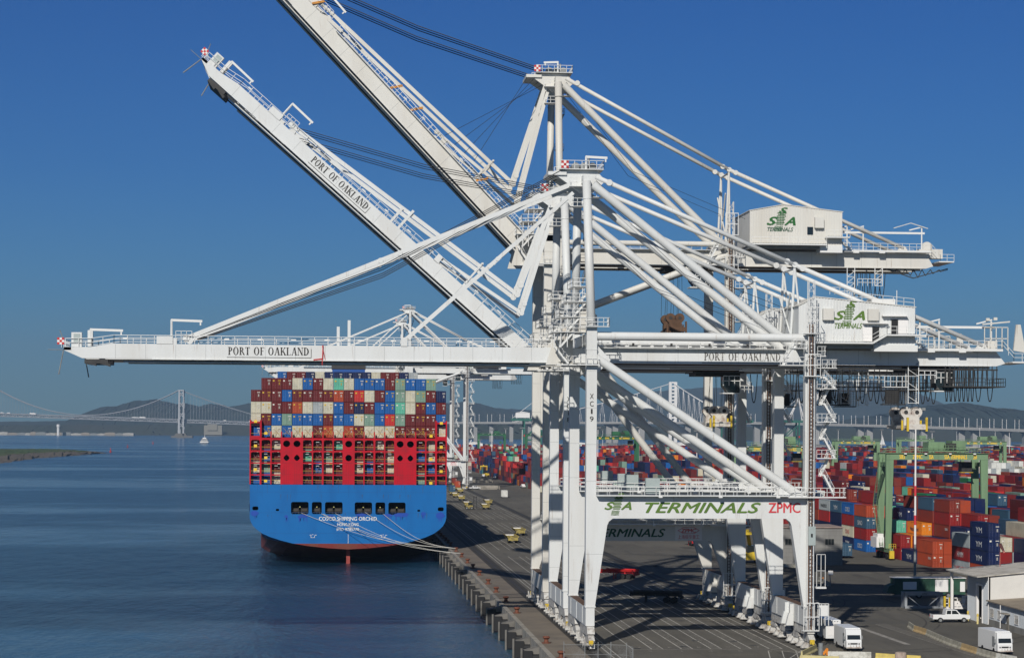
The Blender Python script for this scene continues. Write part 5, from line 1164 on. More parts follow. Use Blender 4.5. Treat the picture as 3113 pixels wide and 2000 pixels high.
def section(y0, y1, xw, hmax):
    y = y0; bay = 0
    while y < y1:
        x = xw; k = 0
        while x < .352*y:
            if k % 10 < 8 and x > .035*y:
                hh = 3.3+1.3*math.sin(x*.13+bay*.5)+.9*math.sin(bay*.9+x*.05)
                h_ = max(1, min(hmax, int(hh+ry.uniform(-.7, .9))))
                if ry.random() < .06: h_ = max(1, h_-2)
                add(x, y, ''.join(colour(x, y, ry) for _ in range(h_)))
            x += RP; k += 1
        y += BPY; bay += 1
        if bay % 14 == 13: y += 9
section(640, 955, 131.7, 5); section(1000, 1500, 98.0, 5); section(1545, 2250, 98.0, 5)
# neighbours for exposure
def h_at(x, y): return len(stacks.get((round(x, 2), round(y, 2)), ''))
cand = []
for (x, y), cs in stacks.items():
    if y > 700: continue
    yy = sorted(q for q in ys1 if q < y)[-1] if y in ys1 and y > ys1[0] else None
    lf = h_at(x-RP, y); fr = h_at(x, yy) if yy else 0
    px = 1020+x*6350/y
    for k, c_ in enumerate(cs):
        ex = (1.9 if k >= lf else 0)+(1.0 if k >= fr else 0)+(.3 if k == len(cs)-1 else 0)
        if ex > .9 and 1400 < px < 3110: cand.append((-(ex*(1e5/(y*y))), x, y, k, c_))
cand.sort(); NI = 299-cnt; chosen = {(x, y, k) for _, x, y, k, c_ in cand[:NI]}
GY = 'containers stacked in the yard'
ysort = sorted({y for _, x, y, k, c_ in cand[:NI]})
xsort = sorted({x for _, x, y, k, c_ in cand[:NI]})
LV = ['ground level', 'second level', 'third level', 'fourth level', 'fifth level']
yard = {}
logos = {(420.5, 1): ('YM', 'w'), (420.5, 2): ('YM', 'w'), (420.5, 3): ('YM', 'w'), (433.3, 0): ('YANG MING', 'r'), (433.3, 1): ('HMM', 'w'), (473.0, 0): ('YM', 'w'), (518.0, 0): ('COSCO', 'w'), (518.0, 2): ('SINO', 'w'), (531.0, 0): ('YM', 'w'), (531.0, 3): ('COSCO', 'w'), (544.0, 2): ('YM', 'w'), (544.0, 3): ('YM', 'w'), (557.0, 3): ('MAERSK', 'k')}
for (x, y), cs in stacks.items():
    for k, c_ in enumerate(cs):
        z = k*2.88+.0
        if (x, y, k) in chosen:
            bi, ri = ysort.index(y)+1, xsort.index(x)+1
            o = container(x+1.22, y, z, c_, 12.19, '%s yard container, %s, %s bay from front, %s row from quay' % (CC[c_][0], LV[k], ordn(bi), ordn(ri)), GY, H=2.86, labs=1+(k+bi) % 2)
            lg = None
            if x == RX0 and (round(y+7.5, 1), k) in logos: lg = logos[(round(y+7.5, 1), k)]
            elif (y, k) == (479.0, 2) and c_ == 'A': lg = ('Hapag-Lloyd', 'n')
            if lg:
                mt = {'w': TXTWH, 'r': TXTR, 'k': TXTK, 'n': CM['N']}[lg[1]]
                wd = {2: 4.0, 3: 4.2, 5: 4.6, 4: 4.6, 6: 7.0, 9: 8.0, 11: 7.0}.get(len(lg[0]), 5)
                text(lg[0], 1.25 if len(lg[0]) > 5 else 1.6, mt, o, (o.location.x-1.25, y+6.1, z+.85 if len(lg[0]) > 5 else z+.75), (0, -1, 0), (0, 0, 1), bold=.03, width=wd, name='logo_lettering')
            elif k >= h_at(x-RP, y) and (bi+ri+k) % 2 == 0 and c_ in 'MDXOBNGHK' and not (c_ in 'MDXO' and (bi+k) % 3):
                wd_ = {'M': ('tex', 1.1, 2.2, TXTWH), 'D': ('tex', 1.1, 2.2, TXTWH), 'X': ('tex', 1.1, 2.2, TXTWH), 'O': ('tex', 1.1, 2.2, TXTWH), 'B': ('COSCO', 1.5, 5.2, TXTWH), 'N': ('YM', 1.5, 3.6, TXTWH), 'G': ('ONE', 1.6, 4.0, TXTR), 'H': ('MAERSK', 1.5, 6.4, TXTK), 'K': ('ONE', 1.6, 4.0, TXTWH)}[c_]
                text(wd_[0], wd_[1], wd_[3], o, (o.location.x-1.25, y+(6.1 if wd_[0] != 'tex' else 2.2), z+(.8 if wd_[0] != 'tex' else 1.7)), (0, -1, 0), (0, 0, 1), bold=.03, width=wd_[2], name='logo_lettering')
            elif k % 2 == 0 and bi % 3 == 0:
                m = MB(); m.box(x-.02, x-.013, y+.7, y+.85, z+.7, z+2.3); m.build('number_strip', LAB, o)
            continue
        m = yard.setdefault(c_, MB()); i = len(m.v); x1, y1, z1 = x+2.42, y+12.19, z+2.82
        m.v += [(x, y, z), (x1, y, z), (x, y, z1), (x1, y, z1), (x, y1, z), (x1, y1, z), (x, y1, z1), (x1, y1, z1)]
        m.f += [(i, i+1, i+3, i+2), (i+2, i+3, i+7, i+6), (i+4, i, i+2, i+6), (i+1, i+5, i+7, i+3), (i+5, i+4, i+6, i+7)]
for c_, m in yard.items(): tag(m.build('container_stacks', CM[c_]), '%s containers massed in the stacks farther back in the yard' % CC[c_][0], 'container stacks', kind='stuff')
# ================================================================ YARD GANTRIES (rubber tyred)
def rtg(x, y, z0, num, label, m_=RTGG, span=24.4, dy=7.0, txt=True, side=1, detail=True):
    t = thing('yard_gantry', label, 'yard crane', (x+span/2, y+dy/2, 0), 'green yard gantries'); zt = z0+1.6
    for yy in (y, y+dy):
        for sx, xx in ((1, x), (-1, x+span)):
            m = MB(); m.prism([(xx, 2.6), (xx+sx*1.25, 2.6), (xx+sx*1.75, z0), (xx+sx*1.75, z0+.02), (xx, z0+.02)] if sx > 0 else [(xx, 2.6), (xx, z0+.02), (xx-1.75, z0+.02), (xx-1.75, z0), (xx-1.25, 2.6)], 'y', yy-.5, yy+.5); m.build('leg', m_, t)
        m = MB(); m.box(x, x+span, yy-.55, yy+.55, z0, zt); m.box(x-.3, x+span+.3, yy-.95, yy-.55, zt-.08, zt); bm = m.build('top_beam', m_, t)
        m = MB(); m.rail([(x-.3, yy-.92, zt), (x+span+.3, yy-.92, zt)], 1.1, 1.5, .07); m.build('railing', m_, bm)
        m = MB()
        for q in (.18, .38, .62, .86): m.box(x+span*q-.3, x+span*q+.3, yy-1.2, yy-.95, zt-.3, zt-.05)
        m.build('floodlight', SIGNW, bm)
    for xx in (x+.7, x+span-.7):
        m = MB(); m.box(xx-.5, xx+.5, y-2.6, y+dy+2.6, 1.7, 2.7); m.box(xx-.35, xx+.35, y+.5, y+dy-.5, z0-1.6, z0-.6); m.build('sill_beam', m_, t)
        m = MB()
        for cy in (y-1.8, y+.6, y+dy-.6, y+dy+1.8):
            m.tube((xx-.35, cy, .78), (xx+.35, cy, .78), .78, 16)
        m.build('wheels', BLACK, t)
        m = MB(); m.box(xx-.55, xx+.55, y-3.3, y-2.7, .4, 2.2); m.rail([(xx-.7, y-3.3, 2.7), (xx+.9, y-3.3, 2.7)], 1.1, .5, .08); m.build('guard', YEL, t)
    if detail:
        m = MB(); m.box(x-1.9, x-.1, y+.8, y+dy-.8, 2.8, 5.2); m.box(x-1.6, x-.2, y+1, y+dy-2, 5.2, 6.0); m.build('engine_house', SIGNW, t)
        m = MB(); m.stair((x-.9, y+.2, 3.0), (x-.9, y+dy-.6, 12.5), .8); m.stair((x-.9, y+dy-.6, 12.6), (x-.9, y+.4, z0+.6), .8); m.box(x-1.4, x-.3, y+dy-1.2, y+dy+.2, 12.4, 12.5); m.build('stairway', m_, t)
        tx_ = x+span*.62
        m = MB(); m.box(tx_-5, tx_+4.6, y-.2, y+dy+.2, zt+.3, zt+.7); m.box(tx_-4.6, tx_-.6, y+1, y+dy-1, zt+.7, zt+2.6); m.box(tx_+1, tx_+4.2, y+.6, y+dy-1.2, zt+.7, zt+2.9); m.tube((tx_-.1, y+1, zt+1.5), (tx_-.1, y+dy-1, zt+1.5), .8, 14); m.rail([(tx_-5, y-.2, zt+.7), (tx_+4.6, y-.2, zt+.7)], 1.1, 1.2, .07); tr = m.build('trolley', m_, t)
        m = MB(); m.box(tx_-.5, tx_+1.7, y-.1, y+.8, zt+.9, zt+2.3); m.build('machinery_opening', DARK, tr)
        m = MB(); m.box(x+span-5.4, x+span-2.9, y+2.5, y+5.0, z0-2.9, z0-.5); cb = m.build('operator_cab', DARK, tr); m = MB(); m.box(x+span-5.6, x+span-2.7, y+2.3, y+5.2, z0-3.05, z0-2.9); m.build('cab_floor', YEL, cb)
        m = MB()
        for q in range(6): m.tube((tx_-2+q*.8, y+2+(q % 2)*2, zt), (tx_-2+q*.8, y+2+(q % 2)*2, 15.5), .03, 4)
        m.build('hoist_ropes', ROPE, tr)
    else:
        tx_ = x+span*.68; m = MB(); m.box(tx_-2.4, tx_+2.2, y, y+dy, zt+.2, zt+2.4); m.box(tx_+2.6, tx_+4.4, y+2, y+4, z0-7.0, z0-4.8); m.build('trolley', m_, t)
    if txt:
        for s_, q, wd in (('50Lt', .155, 1.3), ('ZPMC', .305, 2.3), ('SSA', .44, 1.0), ('SSA TERMINALS', .68, 5.4), (str(num), .87, .85)): text(s_, 1.35, TXTY, t, (x+span*q, y-.58, z0+.22), bold=.04, width=wd)
    return t
rtg(128.7, 481, 23.4, 20, 'nearest green yard gantry over the containers, numbered 20 in yellow')
rtg(118.3, 617, 23.8, 15, 'green yard gantry numbered 15, its beam seen behind the crane stairs')
rtg(265, 1094, 23.2, 17, 'green yard gantry left of and behind the nearest gantry, orange cab under its beam', detail=True)
rtg(382, 1394, 23.4, 11, 'small distant green yard gantry just above the beam of the nearest one', detail=False, txt=False)
rtg(327.6, 1074, 23.4, 33, 'green yard gantry at the far right, half behind the nearest one, numbered 33')
rtg(124, 1820, 24.5, 9, 'distant green yard gantry at the left of the yard beside the farther white cranes', m_=RTGD, detail=False, txt=False)
rtg(164, 1800, 24.3, 12, 'distant dark green yard gantry just left of the white crane legs', m_=RTGD, detail=False, txt=False)
rtg(134, 1084, 25, 14, 'dark green yard gantry seen between the nearest white legs, over the stacks', m_=RTGD)
# ================================================================ GREEN GANTRY CRANES ACROSS THE WATER
def far_crane(px, Y, s_, mg_, label, up=False):
    p = W(px, 1310, Y); x, y = p.x, Y; t = thing('far_gantry_crane', label, 'crane', (x, y, WZ), 'green gantry cranes far across the water')
    mg = mat('far_crane_green', (.02, .12, .09), .6, var=.2, scale=.1); m = MB()
    for dx in (-12, 12):
        for dy in (0, 20): m.box(x+dx-1, x+dx+1, y+dy-1, y+dy+1, WZ, 44)
    for dy in (0, 20): m.box(x-12, x+12, y+dy-.8, y+dy+.8, 14, 16.4); m.beam((x-12, y+dy, 16), (x+12, y+dy, 40), 1.2, 1.2)
    m.build('portal_legs', mg, t)
    m = MB(); m.box(x-30, x+34, y+6, y+8, 42, 45); m.box(x-30, x+34, y+13, y+15, 42, 45); m.rail([(x-30, y+6, 45), (x+34, y+6, 45)], 1.6, 3, .3); m.build('girder', mg, t)
    m = MB(); m.box(x-24, x-4, y+5, y+16, 46.5, 53.5); m.prism([(x-24.5, 53.5), (x-3.5, 53.5), (x-14, 55)], 'y', y+4.6, y+16.4); m.build('machinery_house', SIGNW, t)
    m = MB(); a = (x+13, y+10, 78)
    for q in ((x-2, y+3, 45), (x-2, y+17, 45), (x+20, y+3, 45), (x+20, y+17, 45)): m.beam(q, a, 1.1, 1.1)
    m.beam(a, (x+32, y+10, 46), .6, .6); m.beam(a, (x-28, y+10, 46), .5, .5)
    if up:
        m.beam((x+20, y+6, 45), (x+52, y+6, 98), 2.2, 2.4); m.beam((x+20, y+14, 45), (x+52, y+14, 98), 2.2, 2.4)
        for k in range(6): m.beam((x+20+5*k, y+6, 45+8.3*k), (x+20+5*k, y+14, 53+8.3*k), .8, .8)
    m.build('upper_frame', SIGNW if s_ else mg, t)
    m = MB(); m.box(x-13, x-11, y-1.2, y-.9, 20, 23); m.box(x+11, x+13, y-1.2, y-.9, 20, 23); m.build('red_band', RED, t)
far_crane(1620, 2920, 1, None, 'green gantry crane with white A-frame across the water, left of the white crane legs')
far_crane(2405, 3000, 1, None, 'green gantry crane across the water just left of the elevator tower, its boom raised', up=True)
far_crane(2225, 3100, 1, None, 'green gantry crane across the water between the hanging spreader and the landside legs')
# ================================================================ FLOODLIGHT MASTS
def mast_light(px, ytop, ybase, label, r=.28, bands=False):
    p = G(px, ybase); q = W(px, ytop, p.y); zt_ = q.z; t = thing('floodlight_mast', label, 'light mast', (p.x, p.y, 0), 'tall floodlight masts')
    m = MB(); m.tube((p.x, p.y, 0), (p.x, p.y, zt_), r, 8, r2=r*.6)
    if bands: m = MB().tube((p.x, p.y, 9), (p.x, p.y, zt_), r*.95, 10, r2=r*.6)
    m.build('pole', SIGNW, t)
    if bands:
        m = MB(); m.tube((p.x, p.y, 0), (p.x, p.y, 9), r*1.25, 10, r2=r); m.build('pole_base', GREY, t)
        m = MB()
        for za_, zb_ in ((12.6, 14.4), (18.0, 19.9)): m.tube((p.x, p.y, za_), (p.x, p.y, zb_), r*1.05, 10)
        m.build('red_band', TXTR, t)
    else: m = MB(); m.tube((p.x, p.y, 2), (p.x, p.y, 6.5), r*1.1, 8); m.build('red_band', TXTR, t)
    m = MB()
    for k in range(8): a = k*math.pi/4; m.box(p.x+1.5*math.cos(a)-.28, p.x+1.5*math.cos(a)+.28, p.y+1.5*math.sin(a)-.28, p.y+1.5*math.sin(a)+.28, zt_-.1, zt_+.4)
    m.tube((p.x, p.y, zt_-.2), (p.x, p.y, zt_), 1.6, 12); m.build('lamp_ring', GREY, t)
mast_light(2781, 1246, 1800, 'nearest floodlight mast, white with red bands, in front of the nearest yard gantry', .22, True)
for k, (px, a, b_) in enumerate(((1459, 1337, 1412), (1495, 1306, 1422), (1537, 1303, 1402), (1587, 1301, 1437), (1817, 1300, 1462), (1942, 1299, 1470), (1832, 1306, 1382), (2118, 1310, 1470), (2680, 1306, 1402), (2712, 1297, 1396), (2833, 1312, 1440), (2978, 1296, 1400), (3025, 1310, 1392), (3068, 1311, 1420), (2908, 1309, 1376), (2548, 1306, 1392), (2776, 1309, 1380))):
    mast_light(px, a, b_, 'floodlight mast standing among the yard containers, %s from the left' % ordn(sorted([1459, 1495, 1537, 1587, 1817, 1942, 1832, 2118, 2680, 2712, 2833, 2978, 3025, 3068, 2908, 2548, 2776]).index(px)+1), .3)
# ================================================================ QUAY FURNITURE
BOL = mat('rusty_bollard_iron', (.16, .055, .03), .8, var=.5, scale=3)
bt = None; bl = [(168, 812), (225, 872), (285, 935), (338, 993), (410, 1065), (488, 1158), (576, 1245), (672, 1350), (785, 1468)]
bys = [G(1340+a/3.5, 1440+(b_+12)/3.5).y for a, b_ in bl]+[G(1602, 1903).y, G(1640, 1955).y, G(1688, 1999).y]
bys = bys[:9]+[G(1640, 1954).y, G(1687, 2000).y]+[525+12*k for k in range(1, 14)]
bys = sorted(bys)
def bollard():
    t = thing('mooring_bollard', 'x', 'bollard', (29.7, 300, 0), 'rusty mooring bollards along the quay edge'); x, y = 29.7, 300
    m = MB(); m.tube((x, y, 0), (x, y, .12), .62, 14); m.build('base_plate', BOL, t)
    m = MB(); m.tube((x, y, .1), (x, y, .55), .36, 14, r2=.28); m.tube((x, y, .55), (x, y, .8), .28, 14, r2=.55); m.tube((x, y, .8), (x, y, 1.0), .55, 14, r2=.42); m.build('bollard_head', BOL, t); return t
bt = bollard()
for i, y in enumerate(bys):
    lab_ = 'rusty mooring bollard on the quay edge, %s from the bottom of the photo' % ordn(i+1)
    if i == 0: bt.location = (29.7, y, 0); bt['label'] = lab_
    else: dup(bt, (29.7, y, 0), lab_)
ft = thing('fender', 'x', 'fender', (LX-.6, 0, -1), 'black fenders hanging on the quay wall')
m = MB(); m.box(LX-2.5, LX-1.2, -1.3, 1.3, -2.9, -.55); m.build('fender_panel', BLACK, ft)
m = MB(); m.tube((LX-1.3, -.8, -1.5), (LX-.25, -.8, -1.5), .5, 12); m.tube((LX-1.3, .8, -1.5), (LX-.25, .8, -1.5), .5, 12); m.build('fender_cone', BLACK, ft)
m = MB(); m.prism([(LX-2.3, -.55), (LX-.26, -.05), (LX-.26, -1.6), (LX-1.2, -1.6)], 'y', -.9, .9); m.build('bracket', CONCD, ft); m = MB(); m.tube((LX-2.7, -1.1, -3.6), (LX-2.7, -1.1, -.2), .17, 8); m.build('guide_post', CONCD, ft)
fy = [262+k*13.3 for k in range(30)]
for i, y in enumerate(fy):
    lab_ = 'black fender panel on the quay wall, %s from the bottom of the photo' % ordn(i+1)
    if i == 0: ft.location = (LX-.6, y, -1); ft['label'] = lab_
    else: dup(ft, (LX-.6, y, -1), lab_)
m = MB(); y = 255
while y < 900:
    m.tube((LX+.8, y, -9), (LX+.8, y, -1.2), .45, 8); m.tube((LX+6, y, -9), (LX+6, y, -1.2), .45, 8); y += 6
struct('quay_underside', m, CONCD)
# chain link fence at the bottom
fe = thing('chain_link_fence', 'thin grey chain link fence panels on the quay at the bottom edge', 'fence', (38, 270.5, 0)); m = MB(); mw = MB()
pts = [G(1714, 2023), G(1778, 2024), G(1818, 2024), G(1857, 2024), G(1905, 2026), G(1924, 2032)]
for k, p in enumerate(pts): p.z = 0; m.tube(p, (p.x, p.y, 3.1 if k < 5 else 2.6), .05, 6)
for a, b_ in zip(pts[:-1], pts[1:]):
    for z in (.15, 1.5, 2.75): m.tube((a.x, a.y, z), (b_.x, b_.y, z), .03, 5)
    L_ = (b_-a).length; n_ = int(L_/.16)
    for k in range(n_):
        p = a.lerp(b_, k/n_); q = a.lerp(b_, min(1, k/n_+2.6/L_)); e = min(1.0, (1-k/n_)*L_/2.6)
        mw.beam((p.x, p.y, .15), (p.x+(b_-a).x/L_*2.6*e, p.y+(b_-a).y/L_*2.6*e, .15+2.6*e), .008, .008); mw.beam((p.x, p.y, 2.75), (p.x+(b_-a).x/L_*2.6*e, p.y+(b_-a).y/L_*2.6*e, 2.75-2.6*e), .008, .008)
m.build('fence_frame', GREY, fe); mw.build('wire_mesh', mat('galvanised_wire', (.35, .36, .36), .4, metal=.3), fe)
# ================================================================ BUILDINGS
CORR = mat('corrugated_pale_blue', (.50, .53, .56), .5, dirt=(.35, .36, .36), dirt_amt=.5, scale=.5, streak=True)
bd = thing('grey_block_building', 'grey concrete block building with small dark windows behind the landside crane leg', 'building', (107, 466, 0))
CB = mat('grey_blockwork', (.23, .225, .21), .9, dirt=(.11, .105, .10), dirt_amt=.8, scale=.3, streak=True)
m = MB(); m.box(98.5, 113.3, 460, 474, 0, 8.35); m.build('wall', CB, bd)
m = MB(); m.box(98.2, 113.6, 459.7, 474.3, 8.35, 8.6); m.build('roof', mat('pinkish_roof', (.30, .23, .20), .9, var=.3, scale=.5), bd)
for x0, z0, z1 in ((100.2, 4.6, 5.9), (109.3, 4.6, 5.9), (105.1, 4.6, 5.9), (102.2, .9, 2.3), (105.3, .9, 2.4)):
    m = MB(); m.box(x0, x0+2.1, 459.95, 459.98, z0, z1); wn = m.build('window', GLASS, bd)
    m = MB()
    for q in range(4): m.box(x0+q*.68, x0+q*.68+.06, 459.9, 459.95, z0, z1)
    m.box(x0-.1, x0+2.2, 459.88, 459.95, z0-.12, z0); m.build('window_frame', CB, wn)
m = MB()
for k in range(1, 9): m.box(98.5, 113.3, 459.985, 459.995, k*.95, k*.95+.03)
m.box(106.2, 106.4, 459.9, 459.98, 0, 6.6); m.build('block_joints', CONCD, bd)
wb = thing('white_workshop', 'white corrugated workshop with tall doorway and lower annex at bottom right', 'building', (113, 310, 0))
m = MB(); X1, X2, YA, YB_, ZE, ZR = 101.6, 126.0, 318.0, 329.0, 7.45, 8.6
n_ = 44
for k in range(n_):
    a = YA+(YB_-YA)*k/n_; b_ = YA+(YB_-YA)*(k+1)/n_; d = .07 if k % 2 else 0
    if 321.3 < (a+b_)/2 < 323.9: m.box(X1-d, X1+.2, a, b_, 5.9, ZE)
    else: m.box(X1-d, X1+.2, a, b_, 0, ZE)
m.build('corrugated_wall', CORR, wb)
m = MB(); m.prism([(X1, 0), (X2, 0), (X2, ZE), ((X1+X2)/2, ZR), (X1, ZE)], 'y', YA, YA+.2); m.prism([(X1, 0), (X2, 0), (X2, ZE), ((X1+X2)/2, ZR), (X1, ZE)], 'y', YB_-.2, YB_); m.box(X2-.2, X2, YA, YB_, 0, ZE); m.build('end_wall', mat('smooth_cream_wall', (.60, .58, .54), .6, var=.06, scale=.8), wb)
m = MB(); m.box(X1+.9, X1+1.1, 321.3, 323.9, 0, 5.9); m.build('doorway', GREY, wb)
m = MB(); m.box(X1-.16, X1+.25, 320.9, 321.3, 0, 6.0); m.box(X1-.16, X1+.25, 323.9, 324.3, 0, 6.0); m.box(X1-.16, X1+.25, 321.3, 323.9, 5.8, 6.1); m.build('door_frame', SIGNW, wb)
m = MB(); m.prism([(X1-2.0, ZE-.06), ((X1+X2)/2, ZR+.1), (X2+.5, ZE+.1), (X2+.5, ZE+.24), ((X1+X2)/2, ZR+.26), (X1-2.0, ZE+.1)], 'y', YA-.4, YB_+5.5); m.build('roof', mat('weathered_white_roof', (.50, .47, .42), .8, dirt=(.24, .22, .18), dirt_amt=.8, scale=.5), wb)
m = MB()
for k in range(5): m.beam((X1+1.0+k*1.4, YA+1.2+k*1.6, ZE+.28+k*.09), (X1+4.5+k*1.4, YA+1.2+k*1.6, ZE+.50+k*.09), .22, .03)
m.build('roof_strips', DARK, wb)
m = MB(); m.box(X1-1.5, X1-1.1, YB_+4.2, YB_+4.6, 0, ZE-.1); m.build('canopy_post', SIGNW, wb)
m = MB(); m.prism([(X1, 0), (X2, 0), (X2, 5.1), (X1, 3.75)], 'y', 286, YA-.01); m.build('annex', CORR, wb)
m = MB(); m.prism([(X1-.5, 3.72), (X2, 5.12), (X2, 5.28), (X1-.5, 3.88)], 'y', 285.6, YA-.02); m.build('annex_roof', mat('beige_gravel_roof', (.30, .25, .19), .9, var=.3, scale=.4), wb)
m = MB()
for k in range(60): m.box(X1-.05, X1, 286.2+k*.53, 286.45+k*.53, 1.0, 3.7)
m.box(X1-.06, X1-.0, 286, YA, 0, 1.0); m.build('wall_ribs', CORR, wb); m = MB(); m.box(X1-.08, X1-.062, 286, YA, .0, .95); m.build('plinth', CB, wb)
for yy in (316.3, 312.6, 304.6, 299.5):
    m = MB(); m.box(X1-.09, X1-.07, yy-.8, yy+.8, 1.45, 2.6); wn = m.build('window', GLASS, wb); m = MB()
    for q in (-.85, -.3, .25, .8): m.box(X1-.12, X1-.09, yy+q, yy+q+.06, 1.4, 2.65)
    m.box(X1-.13, X1-.09, yy-.9, yy+.9, 1.3, 1.4); m.box(X1-.13, X1-.09, yy-.9, yy+.9, 2.6, 2.7); m.build('window_frame', SIGNW, wn)
m = MB(); m.box(X1-1.0, X1-.1, 307.5, 309.6, 2.5, 2.65); m.box(X1-.14, X1-.08, 308, 309.1, 0, 2.2); m.build('door_canopy', CONC, wb)
m = MB(); m.tube((X1-.2, YA-.3, .1), (X1-.2, YA-.3, ZE), .07, 6); m.tube((X1-.6, 310.6, .2), (X1-.6, 310.6, 3.7), .07, 6); m.build('downpipe', SIGNW, wb)
for k, yy in enumerate((324.6, 319.6)):
    t = thing('yellow_bollard', 'short yellow post, %s of two before the tall doorway of the workshop' % ('left' if k == 0 else 'right'), 'post', (X1-1.3, yy, 0)); m = MB(); m.tube((X1-1.3, yy, 0), (X1-1.3, yy, 1.5), .16, 10); m.build('post', mat('pale_yellow_post', (.62, .52, .22), .6), t); m = MB(); m.tube((X1-1.3, yy, 1.5), (X1-1.3, yy, 1.62), .17, 10, r2=.09); m.tube((X1-1.3, yy, 1.2), (X1-1.3, yy, 1.4), .17, 10); m.build('cap', YEL, t)
# ================================================================ VEHICLES
def wheels_at(pts, r, wd, parent, ax='y'):
    for (x, y) in pts:
        m = MB(); d = Vector((0, wd/2, 0)) if ax == 'y' else Vector((wd/2, 0, 0)); c_ = Vector((x, y, r)); m.tube(c_-d, c_+d, r, 16); w_ = m.build('wheel', BLACK, parent); m = MB(); m.tube(c_-d*1.06, c_+d*1.06, r*.55, 12); m.build('rim', GREY, w_)
VW = mat('vehicle_white', (.70, .70, .69), .3, spec=.5)
def pickup(x, y, ang, label, s_=1.0):
    t = thing('pickup_truck', label, 'pickup', (0, 0, 0)); m = MB(); h = .92
    m.prism([(-2.85, .55), (2.75, .55), (2.85, .75), (2.8, 1.12), (1.45, 1.22), (-2.85, 1.25)], 'y', -h, h); m.build('body', VW, t)
    m = MB(); m.prism([(-.95, 1.2), (1.45, 1.2), (.75, 1.93), (-.8, 1.95)], 'y', -h+.08, h-.08); cabm = m.build('cab', VW, t)
    m = MB(); m.prism([(-.78, 1.3), (-.10, 1.3), (-.10, 1.83), (-.70, 1.83)], 'y', -h+.06, h-.06); m.prism([(.05, 1.3), (1.15, 1.3), (.66, 1.83), (.05, 1.83)], 'y', -h+.06, h-.06); m.quad((1.47, -h+.2, 1.24), (1.47, h-.2, 1.24), (.80, h-.25, 1.74), (.80, -h+.25, 1.74)); m.build('window', GLASS, cabm)
    m = MB(); m.box(-2.78, -1.0, -h+.12, h-.12, 1.24, 1.262); m.build('cargo_bed', DARK, t); m = MB(); m.box(-2.95, -2.85, -h, h, .5, .68); m.box(2.82, 2.95, -h, h, .45, .68); m.build('bumper', GREY, t); m = MB(); m.box(-2.87, -2.85, -h, -h+.18, .85, 1.1); m.box(-2.87, -2.85, h-.18, h, .85, 1.1); m.build('tail_light', TXTR, t)
    for xx in (-1.75, 1.85):
        for yy in (-h, h):
            m = MB(); m.tube((xx, yy-.13, .4), (xx, yy+.13, .4), .4, 18); w_ = m.build('wheel', BLACK, t); m = MB(); m.tube((xx, yy-.15, .4), (xx, yy+.15, .4), .22, 12); m.build('rim', GREY, w_)
    t.location = (x, y, 0); t.rotation_euler = (0, 0, R(ang)); t.scale = (s_, s_, s_); return t
p = G(2893, 1892); pickup(p.x, p.y+.9, 0, 'white extended-cab pickup parked beside the workshop', 1.05)
def stepvan(x, y, ang, label, back=False):
    t = thing('step_van', label, 'van', (0, 0, 0)); m = MB(); h = 1.08     # front faces -Y
    m.box(-h, h, .9, 7.0, .5, 3.05); m.box(-h+.05, h-.05, .9, 6.95, 3.05, 3.12); m.prism([(.0, .5), (.9, .5), (.9, 3.0), (.35, 2.95), (.1, 1.55), (.0, 1.35)], 'x', -h+.03, h-.03); m.build('body', VW, t)
    m = MB(); m.quad((-h+.16, .07, 1.62), (h-.16, .07, 1.62), (h-.2, .27, 2.42), (-h+.2, .27, 2.42)); m.build('windscreen', GLASS, t)
    m = MB(); m.box(-h-.02, -h+.0, 1.0, 1.9, 1.0, 2.4); m.box(h, h+.02, 1.0, 1.9, 1.0, 2.4); m.build('side_door', GREY, t)
    m = MB(); m.box(-.5, .5, -.03, 0, .95, 1.15); m.box(-.8, -.62, -.04, 0, .95, 1.12); m.box(.62, .8, -.04, 0, .95, 1.12); m.build('grille', DARK, t)
    m = MB(); m.box(-h, h, -.16, -.02, .45, .62)
    for q in (-.5, -.1, .3, .7): m.box(q-.03, q+.03, -.2, -.14, .45, .9)
    m.build('bumper', RUSTY, t)
    m = MB(); m.box(-.85, .85, 7.0, 7.03, .9, 2.75); m.build('rear_shutter', SIGNW, t); m = MB()
    for q in (-.6, -.2, .2, .6): m.box(q-.08, q+.08, 7.0, 7.05, 2.88, 2.95)
    m.build('marker_lights', DARK, t)
    m = MB(); m.box(-h-.25, -h-.08, .5, .6, 1.6, 2.1); m.box(h+.08, h+.25, .5, .6, 1.6, 2.1); m.build('mirror', GREY, t)
    for yy in (1.3, 5.4):
        for xx in (-h+.12, h-.12):
            m = MB(); m.tube((xx-.14, yy, .42), (xx+.14, yy, .42), .42, 16); m.build('wheel', BLACK, t)
    t.location = (x, y, 0); t.rotation_euler = (0, 0, R(ang)); return t
p = G(2596, 1979); stepvan(p.x, p.y, 0, 'white step van facing the camera behind the crane foot, dark windscreen')
p = G(2533, 1950); stepvan(p.x-.0, p.y+7.0, 180, 'white step van seen from behind, parked beside the crane foot')
p = G(3062, 1990); stepvan(p.x-.3, p.y, 4, 'white step van with wide windscreen at the bottom right corner')
def small_car(px, py, label, ang=90):
    p = G(px, py); t = pickup(p.x, p.y+2.5, ang, label); t['category'] = 'car'; return t
small_car(1444, 1488, 'white pickup parked at the end of the long pale slab', 20); small_car(1566, 1470, 'white car before the yard stacks, left of two', 95); small_car(1591, 1483, 'white car before the yard stacks, right of two', 95); small_car(1471, 1451, 'white car beside the farther end of the terminal road, leftmost', 80); small_car(1506, 1455, 'dark-shaded white car near the dark red container', 80)
